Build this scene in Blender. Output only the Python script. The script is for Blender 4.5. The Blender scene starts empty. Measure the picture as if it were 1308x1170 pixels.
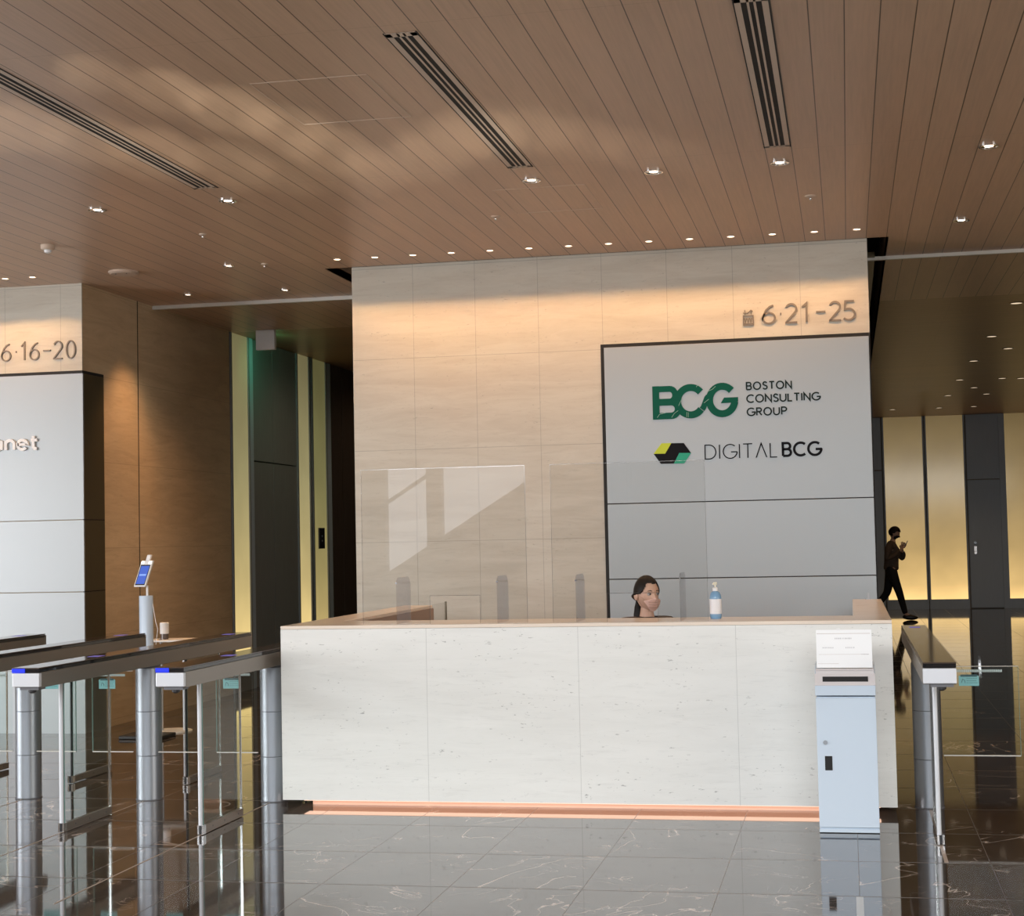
import bpy, bmesh, math, random
from mathutils import Vector, Matrix
random.seed(7)
PI = math.pi
scn = bpy.context.scene
COL = scn.collection

# ------------------------------------------------------------------ camera
F_PX, YAW, PITCH, ROLL, EYE = 2063.8, -0.203558, 0.0497681, -0.0211247, 1.65
f = Vector((math.sin(YAW)*math.cos(PITCH), math.cos(YAW)*math.cos(PITCH), math.sin(PITCH)))
rt = Vector((math.cos(YAW), -math.sin(YAW), 0)); up = rt.cross(f)
r2 = rt*math.cos(ROLL) + up*math.sin(ROLL); u2 = -rt*math.sin(ROLL) + up*math.cos(ROLL)
cd = bpy.data.cameras.new('camera'); cam = bpy.data.objects.new('camera', cd); COL.objects.link(cam)
m3 = Matrix((r2, u2, -f)).transposed()
cam.matrix_world = Matrix.Translation((0, 0, EYE)) @ m3.to_4x4()
cd.sensor_fit = 'HORIZONTAL'; cd.sensor_width = 36; cd.lens = F_PX*36/1308
cd.clip_start = .05; cd.clip_end = 200
scn.camera = cam
scn.cycles.transparent_max_bounces = 48; scn.cycles.max_bounces = 14

# ------------------------------------------------------------------ world, daylight, exposure
scn.view_settings.view_transform = 'Standard'; scn.view_settings.look = 'None'
scn.view_settings.exposure = 0.0; scn.view_settings.gamma = 1; scn.view_settings.use_curve_mapping = False
w = bpy.data.worlds.new('sky'); scn.world = w; w.use_nodes = True
w.node_tree.nodes['Background'].inputs[0].default_value = (.60, .72, .9, 1)
w.node_tree.nodes['Background'].inputs[1].default_value = .06

def area(name, loc, rot, sx, sy, power, col=(1, 1, 1), spread=180):
    l = bpy.data.lights.new(name, 'AREA'); l.shape = 'RECTANGLE'; l.size = sx; l.size_y = sy
    l.energy = power; l.color = col; l.spread = math.radians(spread)
    o = bpy.data.objects.new(name, l); COL.objects.link(o); o.location = loc; o.rotation_euler = rot; return o
def spot(name, loc, target, power, col, angle, blend=.5, rad=.03):
    l = bpy.data.lights.new(name, 'SPOT'); l.energy = power; l.color = col
    l.spot_size = math.radians(angle); l.spot_blend = blend; l.shadow_soft_size = rad
    o = bpy.data.objects.new(name, l); COL.objects.link(o); o.location = loc
    d = Vector(target) - Vector(loc); o.rotation_euler = d.to_track_quat('-Z', 'Y').to_euler(); return o
# daylight through the tall atrium glazing behind the viewer, and through the glazing on the left
area('daylight_atrium', (-3, -8.6, 6.2), (PI/2, 0, 0), 20, 5.6, 4100, (.93, .97, 1))
area('daylight_left', (-13.6, 4.5, 1.9), (PI/2, 0, -PI/2), 7, 3.2, 850, (.98, .98, 1))
area('ceiling_fill_right', (8.8, 3.5, 1.9), (PI/2, 0, PI/2), 6, 3.2, 330, (1, .97, .93))  # added fill to brighten the ceiling; the right wall has no window
area('daylight_low_windows', (-5.9, -5.55, 2.3), (PI/2, 0, 0), 2.8, 3.0, 80, (.9, .94, 1))

# ------------------------------------------------------------------ material helpers
def mat(name, col, rough=.5, metal=0, **k):
    m = bpy.data.materials.new(name); m.use_nodes = True
    b = m.node_tree.nodes['Principled BSDF']
    b.inputs['Base Color'].default_value = (*col, 1); b.inputs['Roughness'].default_value = rough
    b.inputs['Metallic'].default_value = metal
    for a, v in k.items(): b.inputs[a.replace('_', ' ')].default_value = v
    return m
class NT:
    def __init__(s, m): s.t = m.node_tree; s.n = s.t.nodes; s.b = s.n.get('Principled BSDF')
    def add(s, typ, **k):
        n = s.n.new(typ)
        for a, v in k.items(): setattr(n, a, v)
        return n
    def link(s, a, b): s.t.links.new(a, b)
    def math(s, op, a, b=None, c=None, clamp=False):
        n = s.add('ShaderNodeMath', operation=op, use_clamp=clamp)
        for i, v in enumerate((a, b, c)):
            if v is None: continue
            if isinstance(v, (int, float)): n.inputs[i].default_value = v
            else: s.link(v, n.inputs[i])
        return n.outputs[0]
    def pos(s):
        g = s.add('ShaderNodeNewGeometry'); x = s.add('ShaderNodeSeparateXYZ'); s.link(g.outputs['Position'], x.inputs[0])
        return g.outputs['Position'], x.outputs
    def noise(s, vec, scale, detail=3, rough=.55, dist=0, sc=(1, 1, 1), loc=(0, 0, 0)):
        mp = s.add('ShaderNodeMapping'); mp.inputs['Scale'].default_value = sc; mp.inputs['Location'].default_value = loc; s.link(vec, mp.inputs[0])
        n = s.add('ShaderNodeTexNoise'); n.inputs['Scale'].default_value = scale; n.inputs['Detail'].default_value = detail
        n.inputs['Roughness'].default_value = rough; n.inputs['Distortion'].default_value = dist; s.link(mp.outputs[0], n.inputs[0]); return n.outputs[0]
    def ramp(s, fac, stops):
        r = s.add('ShaderNodeValToRGB'); e = r.color_ramp.elements
        while len(e) < len(stops): e.new(.5)
        for i, (p, c) in enumerate(stops):
            e[i].position = p; e[i].color = (c, c, c, 1) if isinstance(c, (int, float)) else (*c, 1)
        s.link(fac, r.inputs[0]); return r.outputs[0]
    def mix(s, fac, a, b, mode='MIX'):
        n = s.add('ShaderNodeMix', data_type='RGBA', blend_type=mode)
        for i, v in ((0, fac), (6, a), (7, b)):
            if isinstance(v, (int, float)): n.inputs[i].default_value = v
            elif isinstance(v, tuple): n.inputs[i].default_value = (*v, 1)
            else: s.link(v, n.inputs[i])
        return n.outputs[2]
    def joint(s, coord, origin, pitch, width):       # 1 on the joint line, else 0
        a = s.math('SUBTRACT', coord, origin - pitch/2)
        a = s.math('DIVIDE', a, pitch); a = s.math('FRACT', a); a = s.math('SUBTRACT', a, .5); a = s.math('ABSOLUTE', a)
        return s.math('LESS_THAN', a, width/2/pitch)
    def cell(s, coord, origin, pitch):
        return s.math('FLOOR', s.math('DIVIDE', s.math('SUBTRACT', coord, origin), pitch))
    def bump(s, h, strength=.3, dist=.01):
        b = s.add('ShaderNodeBump'); b.inputs['Strength'].default_value = strength; b.inputs['Distance'].default_value = dist
        s.link(h, b.inputs['Height']); s.link(b.outputs[0], s.b.inputs['Normal'])

def stone_mat(name, base, dark, rough, pits, joints, axis='X', vein=.75):
    m = mat(name, base, rough); t = NT(m); p, xyz = t.pos()
    sc = (1, 1, 7)
    n1 = t.noise(p, 1.3, 6, .66, .7, sc)
    n2 = t.noise(p, 5, 6, .65, .4, (1, 1, 9), (3, 2, 7))
    c = t.mix(t.ramp(n1, [(.38, 0), (.66, vein)]), base, dark)
    c = t.mix(t.ramp(n2, [(.56, 0), (.74, .45*vein)]), c, tuple(x*.62 for x in dark))
    n3 = t.noise(p, 26, 3, .6, .3, (1, 1, 3.2), (1, 5, 2)); n4 = t.noise(p, 2.6, 2, .5, 0, (1, 1, 3), (9, 0, 1))
    pit = t.math('MULTIPLY', t.ramp(n3, [(.655, 0), (.70, 1)]), t.ramp(n4, [(.42, .1), (.62, 1)]))
    pit = t.math('MULTIPLY', pit, pits)
    c = t.mix(pit, c, tuple(x*.42 for x in base))
    fac = None
    for ax, o, pi_, wd in joints:
        j = t.joint(xyz['XYZ'.index(ax)], o, pi_, wd); fac = j if fac is None else t.math('MAXIMUM', fac, j)
    if fac is not None: c = t.mix(t.math('MULTIPLY', fac, .45), c, tuple(x*.35 for x in base))
    t.link(c, t.b.inputs['Base Color']); return m
M = {}
M['wall_stone'] = stone_mat('limestone_wall', (.54, .505, .43), (.42, .37, .30), .42, .55,
                            [('X', .227, .548, .005), ('Z', .85, .79, .005)], vein=.55)
M['side_stone'] = stone_mat('limestone_side', (.54, .41, .26), (.40, .29, .175), .42, .4,
                            [('Y', 14.55, 2.38, .006), ('Z', .85, .79, .005)])
M['desk_stone'] = stone_mat('limestone_desk', (.80, .80, .77), (.70, .70, .67), .35, .85,
                            [('X', -.67, .95, .003)], vein=.45)
M['desk_top'] = stone_mat('limestone_warm_lit', (.82, .71, .60), (.74, .63, .53), .26, .4, [], vein=.4)  # desk stone with the warm wall's reflected light put into its peach colour

def plank_mat(name, along, base):
    m = mat(name, base, .38); t = NT(m); p, xyz = t.pos()
    u = xyz[0] if along == 'Y' else xyz[1]
    sc = (1, .035, 1) if along == 'Y' else (.035, 1, 1)
    g1 = t.noise(p, 60, 4, .6, .15, sc); g2 = t.noise(p, 14, 3, .5, .3, tuple(.4*s if s == 1 else s for s in sc), (4, 4, 0))
    c = t.mix(t.ramp(g1, [(.35, 0), (.7, .32)]), base, tuple(x*.62 for x in base))
    c = t.mix(t.ramp(g2, [(.35, 0), (.7, .35)]), c, tuple(x*1.16 for x in base))
    pid = t.cell(u, .058, .1625); wn = t.add('ShaderNodeTexWhiteNoise', noise_dimensions='1D'); t.link(pid, wn.inputs['W'])
    c = t.mix(1.0, c, t.ramp(wn.outputs[0], [(0, .93), (1, 1.0)]), 'MULTIPLY')
    j = t.math('MULTIPLY', t.joint(u, .058, .1625, .0055), .85)
    j2 = t.joint(xyz[1] if along == 'Y' else xyz[0], 7.1, 2.98, .003)
    c = t.mix(t.math('MAXIMUM', j, t.math('MULTIPLY', j2, .35)), c, (.028, .016, .01))
    t.link(c, t.b.inputs['Base Color']); t.b.inputs['Specular IOR Level'].default_value = .35
    return m
M['planks'] = plank_mat('wood_plank_ceiling', 'Y', (.59, .405, .28))
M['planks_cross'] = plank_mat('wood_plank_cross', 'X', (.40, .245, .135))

def floor_mat():
    m = mat('dark_marble_tiles', (.05, .04, .035), .06); t = NT(m); p, xyz = t.pos()
    ix = t.cell(xyz[0], .003, .637); iy = t.cell(xyz[1], 9.145, .795)
    cid = t.math('ADD', t.math('MULTIPLY', ix, 17.31), t.math('MULTIPLY', iy, 5.77))
    wn = t.add('ShaderNodeTexWhiteNoise', noise_dimensions='1D'); t.link(cid, wn.inputs['W'])
    # shift the veining from tile to tile
    cmb = t.add('ShaderNodeCombineXYZ'); s_ = t.math('MULTIPLY', wn.outputs[0], 40.0); t.link(s_, cmb.inputs[0]); t.link(t.math('MULTIPLY', wn.outputs[0], 23.0), cmb.inputs[1])
    va = t.add('ShaderNodeVectorMath', operation='ADD'); t.link(p, va.inputs[0]); t.link(cmb.outputs[0], va.inputs[1]); q = va.outputs[0]
    cl = t.noise(q, 1.6, 5, .6, .8)
    base = t.mix(t.ramp(cl, [(.3, 0), (.7, 1)]), (.030, .021, .016), (.085, .062, .048))
    base = t.mix(t.math('MULTIPLY', wn.outputs[0], .5), base, (.05, .035, .026))
    v1 = t.noise(q, 1.0, 4, .5, 1.4, (1, .8, 1)); d1 = t.math('ABSOLUTE', t.math('SUBTRACT', v1, .5))
    l1 = t.ramp(d1, [(.0, 1), (.006, 0)])
    v2 = t.noise(q, 3.2, 4, .5, 1.0, (1, 1.6, 1), (5, 2, 0)); d2 = t.math('ABSOLUTE', t.math('SUBTRACT', v2, .52))
    l2 = t.ramp(d2, [(.0, .8), (.006, 0)])
    mk = t.ramp(t.noise(q, 1.2, 2, .5, 0, (1, 1, 1), (8, 8, 0)), [(.46, 0), (.56, 1)])
    mk2 = t.ramp(t.noise(q, 2.2, 2, .5, 0, (1, 1, 1), (1, 7, 0)), [(.48, 0), (.58, 1)])
    vein = t.math('MAXIMUM', t.math('MULTIPLY', l1, mk), t.math('MULTIPLY', l2, mk2))
    c = t.mix(vein, base, (.62, .52, .45))
    g = t.math('MAXIMUM', t.joint(xyz[0], .003, .637, .004), t.joint(xyz[1], 9.145, .795, .013))
    c = t.mix(t.math('MULTIPLY', g, .8), c, (.12, .10, .088))
    t.link(c, t.b.inputs['Base Color']); t.link(t.mix(g, (.045,)*3, (.4,)*3), t.b.inputs['Roughness'])
    t.b.inputs['IOR'].default_value = 2.15
    return m
M['floor'] = floor_mat()

def brushed(name, col, rough, sc=(1, 1, .02), metal=1.0):
    m = mat(name, col, rough, metal); t = NT(m); tc = t.add('ShaderNodeTexCoord')
    n = t.noise(tc.outputs['Object'], 90, 3, .6, 0, sc)
    t.link(t.ramp(n, [(.3, rough*.8), (.7, rough*1.25)]), t.b.inputs['Roughness'])
    t.link(t.mix(t.ramp(n, [(.3, 0), (.7, .25)]), col, tuple(x*.8 for x in col)), t.b.inputs['Base Color']); return m
M['steel'] = mat('brushed_steel', (.31, .33, .36), .42, .9)
M['steel_side'] = mat('gate_side_steel', (.25, .22, .19), .33, .6)
M['silver'] = mat('silver_paint', (.66, .68, .72), .35, .25)
M['bright_steel'] = mat('polished_steel', (.82, .82, .83), .15, 1)
M['panel_metal'] = mat('satin_panel', (.34, .362, .372), .42, .45)
M['bronze'] = mat('dark_bronze_return', (.12, .095, .055), .3, .5)
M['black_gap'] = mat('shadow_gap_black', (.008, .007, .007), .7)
M['black_glass'] = mat('black_glass', (.012, .012, .014), .05, 0, IOR=1.7)
M['black_plastic'] = mat('black_plastic', (.02, .02, .022), .35)
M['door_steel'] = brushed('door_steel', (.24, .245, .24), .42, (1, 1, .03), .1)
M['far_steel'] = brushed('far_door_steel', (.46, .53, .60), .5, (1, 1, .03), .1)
M['void'] = mat('ceiling_void', (.01, .008, .007), .8)
M['vent_frame'] = mat('vent_frame', (.60, .48, .38), .5)
M['white_plastic'] = mat('white_plastic', (.80, .80, .80), .4)
M['concrete_dark'] = mat('unlit_plaster', (.25, .23, .21), .7)
M['mullion'] = mat('grey_mullion', (.12, .12, .13), .5)
M['rail'] = mat('barrier_trim', (.62, .60, .55), .4)
M['bin_blue'] = mat('bin_blue_grey_enamel', (.55, .64, .74), .38)
M['bin_top'] = mat('bin_top_enamel', (.66, .62, .62), .3)
M['paper'] = mat('white_paper', (.88, .89, .9), .5)
M['ink'] = mat('grey_ink', (.42, .42, .44), .6)
M['copper'] = mat('copper_plinth', (.88, .62, .50), .4, .2)
M['kiosk'] = mat('kiosk_column_enamel', (.56, .68, .82), .25)
M['table_top'] = mat('table_white', (.82, .78, .72), .4)
def emit(name, col, s):
    m = mat(name, tuple(x*.25 for x in col), .4); b = m.node_tree.nodes['Principled BSDF']
    b.inputs['Emission Color'].default_value = (*col, 1); b.inputs['Emission Strength'].default_value = s; return m
M['lamp'] = emit('lamp_face', (1, .80, .60), 6)
M['lamp_dim'] = emit('lamp_face_dim', (1, .78, .55), .9)
M['blue_led'] = emit('blue_indicator', (.004, .03, .85), .85)
M['purple_led'] = emit('purple_reader', (.20, .16, .6), .45)
M['green_sign'] = emit('green_exit_face', (.10, .75, .42), 2.2)
M['strip_led'] = emit('under_desk_led', (1, .64, .47), 2.1)
M['white_led'] = emit('white_led', (1, .95, .9), 3)
def glass(name, tint, ior=1.5, rough=0.0, extra=0):
    m = bpy.data.materials.new(name); m.use_nodes = True; t = NT(m); t.n.remove(t.b)
    out = [n for n in t.n if n.type == 'OUTPUT_MATERIAL'][0]
    tr = t.add('ShaderNodeBsdfTransparent'); tr.inputs[0].default_value = (*tint, 1)
    gl = t.add('ShaderNodeBsdfAnisotropic'); gl.inputs['Roughness'].default_value = rough
    fr = t.add('ShaderNodeFresnel'); gm = t.add('ShaderNodeNewGeometry')
    t.link(t.math('ADD', t.math('MULTIPLY', gm.outputs['Backfacing'], 1/ior - ior), ior), fr.inputs[0])
    fac = t.math('ADD', fr.outputs[0], extra) if extra else fr.outputs[0]
    mx = t.add('ShaderNodeMixShader'); t.link(fac, mx.inputs[0]); t.link(tr.outputs[0], mx.inputs[1]); t.link(gl.outputs[0], mx.inputs[2])
    t.link(mx.outputs[0], out.inputs[0]); return m
M['gate_glass'] = glass('gate_glass', (.955, .98, .972), 1.17)
M['glass_edge'] = mat('glass_edge', (.20, .34, .31), .15)
M['acrylic'] = glass('clear_acrylic', (.975, .975, .97), 1.42)
M['acrylic_edge'] = glass('acrylic_edge', (.85, .84, .84), 1.5, .1, .25)
def backlit(name, c0, c1, s0, s1, z0, z1, kind):
    m = mat(name, (.5, .4, .2), .12); t = NT(m); p, xyz = t.pos()
    h = t.math('DIVIDE', t.math('SUBTRACT', xyz[2], z0), z1 - z0)
    e = t.ramp(h, [(0, 1), (.08, .68), (.28, .42), (.6, .26), (1, .13)])
    n = t.noise(p, 1.5, 2)
    e = t.math('MULTIPLY', e, t.ramp(n, [(.3, .92), (.7, 1.08)]))
    t.link(t.mix(t.ramp(h, [(0, 0), (.6, 1)]), c0, c1), t.b.inputs['Emission Color'])
    t.link(t.math('MULTIPLY', e, s0), t.b.inputs['Emission Strength'])
    t.b.inputs['Base Color'].default_value = (.16, .13, .07, 1); return m
M['glow_far'] = backlit('backlit_glass_far', (1, .66, .25), (.95, .66, .28), 1.15, 0, .2, 4.03, 0)
M['glow_left'] = backlit('backlit_glass_left', (1, .72, .28), (.80, .70, .34), 1.35, 0, .2, 4.03, 0)
M['glow_dim'] = backlit('backlit_glass_dim', (1, .72, .28), (.80, .74, .30), .8, 0, .2, 4.03, 0)

# ------------------------------------------------------------------ object helpers
def tag(o, label=None, cat=None, group=None, kind=None):
    if label: o['label'] = label
    if cat: o['category'] = cat
    if group: o['group'] = group
    if kind: o['kind'] = kind
    return o
def thing(name, loc, label, cat, group=None, rz=0):
    o = bpy.data.objects.new(name, None); COL.objects.link(o); o.location = loc; o.rotation_euler = (0, 0, rz)
    o.empty_display_size = .1
    return tag(o, label, cat, group)
class MB:
    def __init__(s, off=(0, 0, 0)): s.v = []; s.f = []; s.sm = []; s.off = Vector(off)
    def add(s, vs, fs, smooth=False):
        b = len(s.v); s.v += [Vector(v) - s.off for v in vs]; s.f += [tuple(i + b for i in q) for q in fs]; s.sm += [smooth]*len(fs); return s
    def box(s, x0, x1, y0, y1, z0, z1):
        vs = [(x, y, z) for x in (x0, x1) for y in (y0, y1) for z in (z0, z1)]
        return s.add(vs, [(0, 1, 3, 2), (4, 6, 7, 5), (0, 4, 5, 1), (2, 3, 7, 6), (0, 2, 6, 4), (1, 5, 7, 3)])
    def hexa(s, vs):   # 8 corners: bottom 4 ccw, top 4 ccw
        return s.add(vs, [(3, 2, 1, 0), (4, 5, 6, 7), (0, 1, 5, 4), (1, 2, 6, 5), (2, 3, 7, 6), (3, 0, 4, 7)])
    def lathe(s, c, prof, n=32, axis='Z', smooth=True, caps=True):
        vs = []; fs = []
        for r, h in prof:
            for i in range(n):
                a = 2*PI*i/n; x, y = r*math.cos(a), r*math.sin(a)
                vs.append({'Z': (c[0]+x, c[1]+y, c[2]+h), 'Y': (c[0]+x, c[1]+h, c[2]+y), 'X': (c[0]+h, c[1]+x, c[2]+y)}[axis])
        for k in range(len(prof)-1):
            for i in range(n):
                j = (i+1) % n; q = (k*n+i, k*n+j, (k+1)*n+j, (k+1)*n+i); fs.append(q)
        s.add(vs, fs, smooth)
        if caps:
            b = len(s.v) - len(vs)
            s.f.append(tuple(b+i for i in reversed(range(n)))); s.sm.append(False)
            s.f.append(tuple(b+(len(prof)-1)*n+i for i in range(n))); s.sm.append(False)
        return s
    def cyl(s, c, r, h, n=32, axis='Z'): return s.lathe(c, [(r, 0), (r, h)], n, axis)
    def prism_y(s, pts, y0, y1):       # polygon in XZ, extruded along Y
        n = len(pts); vs = [(x, y0, z) for x, z in pts] + [(x, y1, z) for x, z in pts]
        return s.add(vs, [tuple(range(n)), tuple(reversed(range(n, 2*n)))] + [(i, i+n, (i+1) % n+n, (i+1) % n) for i in range(n)])
    def prism_x(s, pts, x0, x1):       # polygon in YZ, extruded along X
        n = len(pts); vs = [(x0, y, z) for y, z in pts] + [(x1, y, z) for y, z in pts]
        return s.add(vs, [tuple(range(n)), tuple(reversed(range(n, 2*n)))] + [(i, i+n, (i+1) % n+n, (i+1) % n) for i in range(n)])
    def prism_z(s, pts, z0, z1):
        n = len(pts); vs = [(x, y, z0) for x, y in pts] + [(x, y, z1) for x, y in pts]
        return s.add(vs, [tuple(reversed(range(n))), tuple(range(n, 2*n))] + [(i, (i+1) % n, (i+1) % n+n, i+n) for i in range(n)])
    def tube(s, pts, r, n=12):
        pts = [Vector(p) for p in pts]; rings = []
        for i, p in enumerate(pts):
            d = (pts[min(i+1, len(pts)-1)] - pts[max(i-1, 0)]).normalized()
            a = d.orthogonal().normalized() if i == 0 else (rings[-1][1] - d*rings[-1][1].dot(d)).normalized()
            b = d.cross(a); rr = r[i] if isinstance(r, (list, tuple)) else r
            rings.append(([p + (a*math.cos(2*PI*k/n) + b*math.sin(2*PI*k/n))*rr for k in range(n)], a))
        vs = [v for g, _ in rings for v in g]; fs = []
        for k in range(len(pts)-1):
            for i in range(n): fs.append((k*n+i, k*n+(i+1) % n, (k+1)*n+(i+1) % n, (k+1)*n+i))
        fs += [tuple(reversed(range(n))), tuple(range((len(pts)-1)*n, len(pts)*n))]
        return s.add(vs, fs, True)
    def ribbon(s, pts, w, y0, y1, closed=False):   # flat stroke in XZ with mitred joints, thickness y0..y1
        s.k = getattr(s, 'k', 0) + 1; y0 -= .00012*(s.k % 9)
        P = [Vector(p) for p in pts]; n = len(P); L = []; R = []
        for i in range(n):
            a = P[i-1] if (i > 0 or closed) else None; b = P[(i+1) % n] if (i < n-1 or closed) else None
            d1 = (P[i]-a).normalized() if a is not None and (P[i]-a).length > 1e-9 else None
            d2 = (b-P[i]).normalized() if b is not None and (b-P[i]).length > 1e-9 else None
            d1 = d1 or d2; d2 = d2 or d1
            n1 = Vector((-d1.y, d1.x)); n2 = Vector((-d2.y, d2.x)); m = (n1+n2)
            m = m.normalized() if m.length > 1e-6 else n1; k = 1/max(.35, m.dot(n1))
            L.append(P[i]+m*k*w/2); R.append(P[i]-m*k*w/2)
        vs = []
        for i in range(n): vs += [(L[i].x, y0, L[i].y), (R[i].x, y0, R[i].y), (L[i].x, y1, L[i].y), (R[i].x, y1, R[i].y)]
        fs = []; seg = n if closed else n-1
        for i in range(seg):
            a = 4*i; b = 4*((i+1) % n)
            fs += [(a, a+1, b+1, b), (a+2, b+2, b+3, a+3), (a, b, b+2, a+2), (a+1, a+3, b+3, b+1)]
        if not closed: e = 4*(n-1); fs += [(0, 2, 3, 1), (e, e+1, e+3, e+2)]
        return s.add(vs, fs)
    def build(s, name, m, parent=None, bevel=0, seg=2):
        me = bpy.data.meshes.new(name); me.from_pydata([tuple(v) for v in s.v], [], s.f)
        me.polygons.foreach_set('use_smooth', s.sm); me.update()
        bm = bmesh.new(); bm.from_mesh(me); bmesh.ops.recalc_face_normals(bm, faces=bm.faces)
        for e in bm.edges:
            if len(e.link_faces) == 2 and e.calc_face_angle(0) > .6: e.smooth = False
        bm.to_mesh(me); bm.free()
        for mm in (m if isinstance(m, list) else [m]): me.materials.append(mm)
        o = bpy.data.objects.new(name, me); COL.objects.link(o); o.parent = parent
        if bevel:
            b = o.modifiers.new('bevel', 'BEVEL'); b.width = bevel; b.segments = seg; b.limit_method = 'ANGLE'; b.harden_normals = False
        return o
def solo(mb, name, m, label, cat, group=None, loc=None, bevel=0):
    """a thing that is a single mesh, its origin at loc"""
    if loc is not None:
        d = Vector(loc); mb.v = [v - d for v in mb.v]
    o = mb.build(name, m, None, bevel)
    if loc is not None: o.location = loc
    return tag(o, label, cat, group)
def struct(name, mb, m, bevel=0): return tag(mb.build(name, m, None, bevel), kind='structure')

def copy_tree(o, parent=None):
    c = o.copy(); COL.objects.link(c); c.parent = parent
    for ch in list(o.children): copy_tree(ch, c)
    return c
def arc(cx, cy, rx, ry, a0, a1, n=14):
    return [(cx + rx*math.cos(math.radians(a0+(a1-a0)*i/n)), cy + ry*math.sin(math.radians(a0+(a1-a0)*i/n))) for i in range(n+1)]

# ------------------------------------------------------------------ the setting
HC = 4.03
struct('floor', MB().box(-14, 9, -9, 36, -.1, 0), M['floor'])
struct('ceiling', MB().box(-14, 9, 1.0, 13.36, HC, HC+.06).box(-14, -4.37, 13.36, 17.1, HC, HC+.06)
       .box(.387, 9, 13.36, 17.1, HC, HC+.06), M['planks'])
struct('ceiling', MB().box(-14, -4.37, 17.1, 36, HC, HC+.06).box(.387, 9, 17.1, 36, HC, HC+.06), M['planks_cross'])
# dark slots between the ceiling and the stone core
struct('trim_1', MB().box(-4.39, .40, 13.36, 35, HC+.42, HC+.46).box(-4.156, .227, 13.34, 13.36, HC+.06, HC+.42)
       .box(-4.156, .227, 13.36, 13.4, HC+.005, HC+.03), M['void'])
struct('trim_2', MB().box(-4.39, -4.37, 13.36, 35, HC+.0, HC+.42).box(.387, .40, 13.36, 35, HC+.0, HC+.42), M['planks'])
struct('trim_3', MB().box(.227, .305, 14.28, 34.5, HC-.01, HC+.04), M['bronze'])
struct('wall_center', MB().box(-4.156, .227, 13.4, 34.8, 0, HC+.42), M['wall_stone'])
struct('wall_left', MB().box(-14, -6.69, 13.4, 16.93, 0, HC), M['side_stone'])
struct('wall_left_front', MB().box(-14, -6.69, 13.385, 13.4, 3.235, HC), M['wall_stone'])
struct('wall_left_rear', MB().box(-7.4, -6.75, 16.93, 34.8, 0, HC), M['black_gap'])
struct('wall_back', MB().box(-14, 9, 34.85, 35.1, 0, HC), M['concrete_dark'])
struct('wall_right', MB().box(9, 9.2, -9, 35, 0, 9.2), M['side_stone'])
struct('wall_outer_left', MB().box(-14.2, -14, 8.2, 35, 0, HC).box(-14.2, -14, -9, 8.2, 3.6, 9.2).box(-14.2, -14, -9, .9, 0, 3.6), M['side_stone'])
# atrium behind the viewer: tall glazing above a dark wall, a lower window bay, an escalator
struct('ceiling_atrium', MB().box(-14, 9, -9, 1.0, 9.1, 9.2).box(-14, 9, .9, 1.0, HC+.06, 9.1), M['side_stone'])
b = MB().box(-14, -7.2, -5.4, -5.2, 0, 3.3).box(-4.7, 9, -5.4, -5.2, 0, 3.3).box(-7.2, -4.7, -5.4, -5.2, 0, .5).box(-6.52, -6.28, -5.4, -5.2, .5, 3.3)
struct('wall_rear', b, M['concrete_dark'])
b = MB()
for i in range(12): b.box(-13+i*2-.05, -13+i*2+.05, -8.4, -8.2, 3.3, 9.1)
b.box(-14, 9, -8.4, -8.2, 6.1, 6.25).box(-14, 9, -9, -5.4, 3.2, 3.3)
struct('window_1', b, M['mullion'])
es = thing('escalator', (-6, -4.6, 0), 'dark escalator flight climbing beside the low windows behind the viewer', 'escalator')
off = (-6, -4.6, 0)
MB(off).prism_y([(-7.6, 0), (-3.2, 0), (-3.2, 3.2), (-3.6, 3.2), (-7.6, .75)], -4.9, -4.3).build('truss', M['mullion'], es)
MB(off).tube([(-7.7, -4.32, 1.75), (-3.5, -4.32, 4.35)], .03).build('handrail', M['black_plastic'], es)

# smoke barrier rails under the ceiling
solo(MB().box(-6.69, -4.156, 14.90, 14.94, HC-.035, HC), 'smoke_barrier_rail', M['rail'],
     'pale metal rail across the ceiling of the left corridor', 'rail', 'ceiling rails', (-5.4, 14.92, HC-.035))
solo(MB().box(.227, 9, 14.30, 14.34, HC-.03, HC), 'smoke_barrier_rail', M['rail'],
     'pale metal rail across the ceiling of the right corridor', 'rail', 'ceiling rails', (4, 14.32, HC-.03))

# ---- downlights
def lamp_obj(name, x, y, r, face, label, group, ring=None):
    t = thing(name, (x, y, HC), label, 'ceiling light', group)
    MB().lathe((0, 0, 0), [(r*1.0, .002), (r*1.0, -.006), (r*.82, -.006), (r*.80, 0)], 24, caps=False).build('ring', ring or M['vent_frame'], t)
    MB().lathe((0, 0, 0), [(r*.80, -.001), (r*.80, -.003)], 24).build('lamp_face', face, t)
    return t
ORD = ['first', 'second', 'third', 'fourth', 'fifth', 'sixth', 'seventh', 'eighth', 'ninth', 'tenth', 'eleventh', 'twelfth', 'thirteenth', 'fourteenth']
for k in range(14):
    x = -4.135 + k*.3292
    lamp_obj('downlight', x, 12.93, .034, M['lamp'], 'small round downlight over the central stone wall, %s from the left in its row' % ORD[k], 'row of small downlights over the central wall')
    spot('wall_wash', (x, 12.93, HC-.02), (x, 13.22, 0), 14.0, (1, .56, .25), 112, .25, .02)
for k, (x, wd) in enumerate(((-6.927, 'nearer the corner'), (-7.187, 'nearer the edge of the picture'))):
    lamp_obj('downlight', x, 12.93, .034, M['lamp'], 'small round downlight over the left stone wall, ' + wd, 'small downlights over the left wall')
for x in (-6.927, -7.256, -7.585, -7.914):
    spot('wall_wash', (x, 12.93, HC-.02), (x, 13.22, 0), 14.0, (1, .56, .25), 112, .25, .02)
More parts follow.
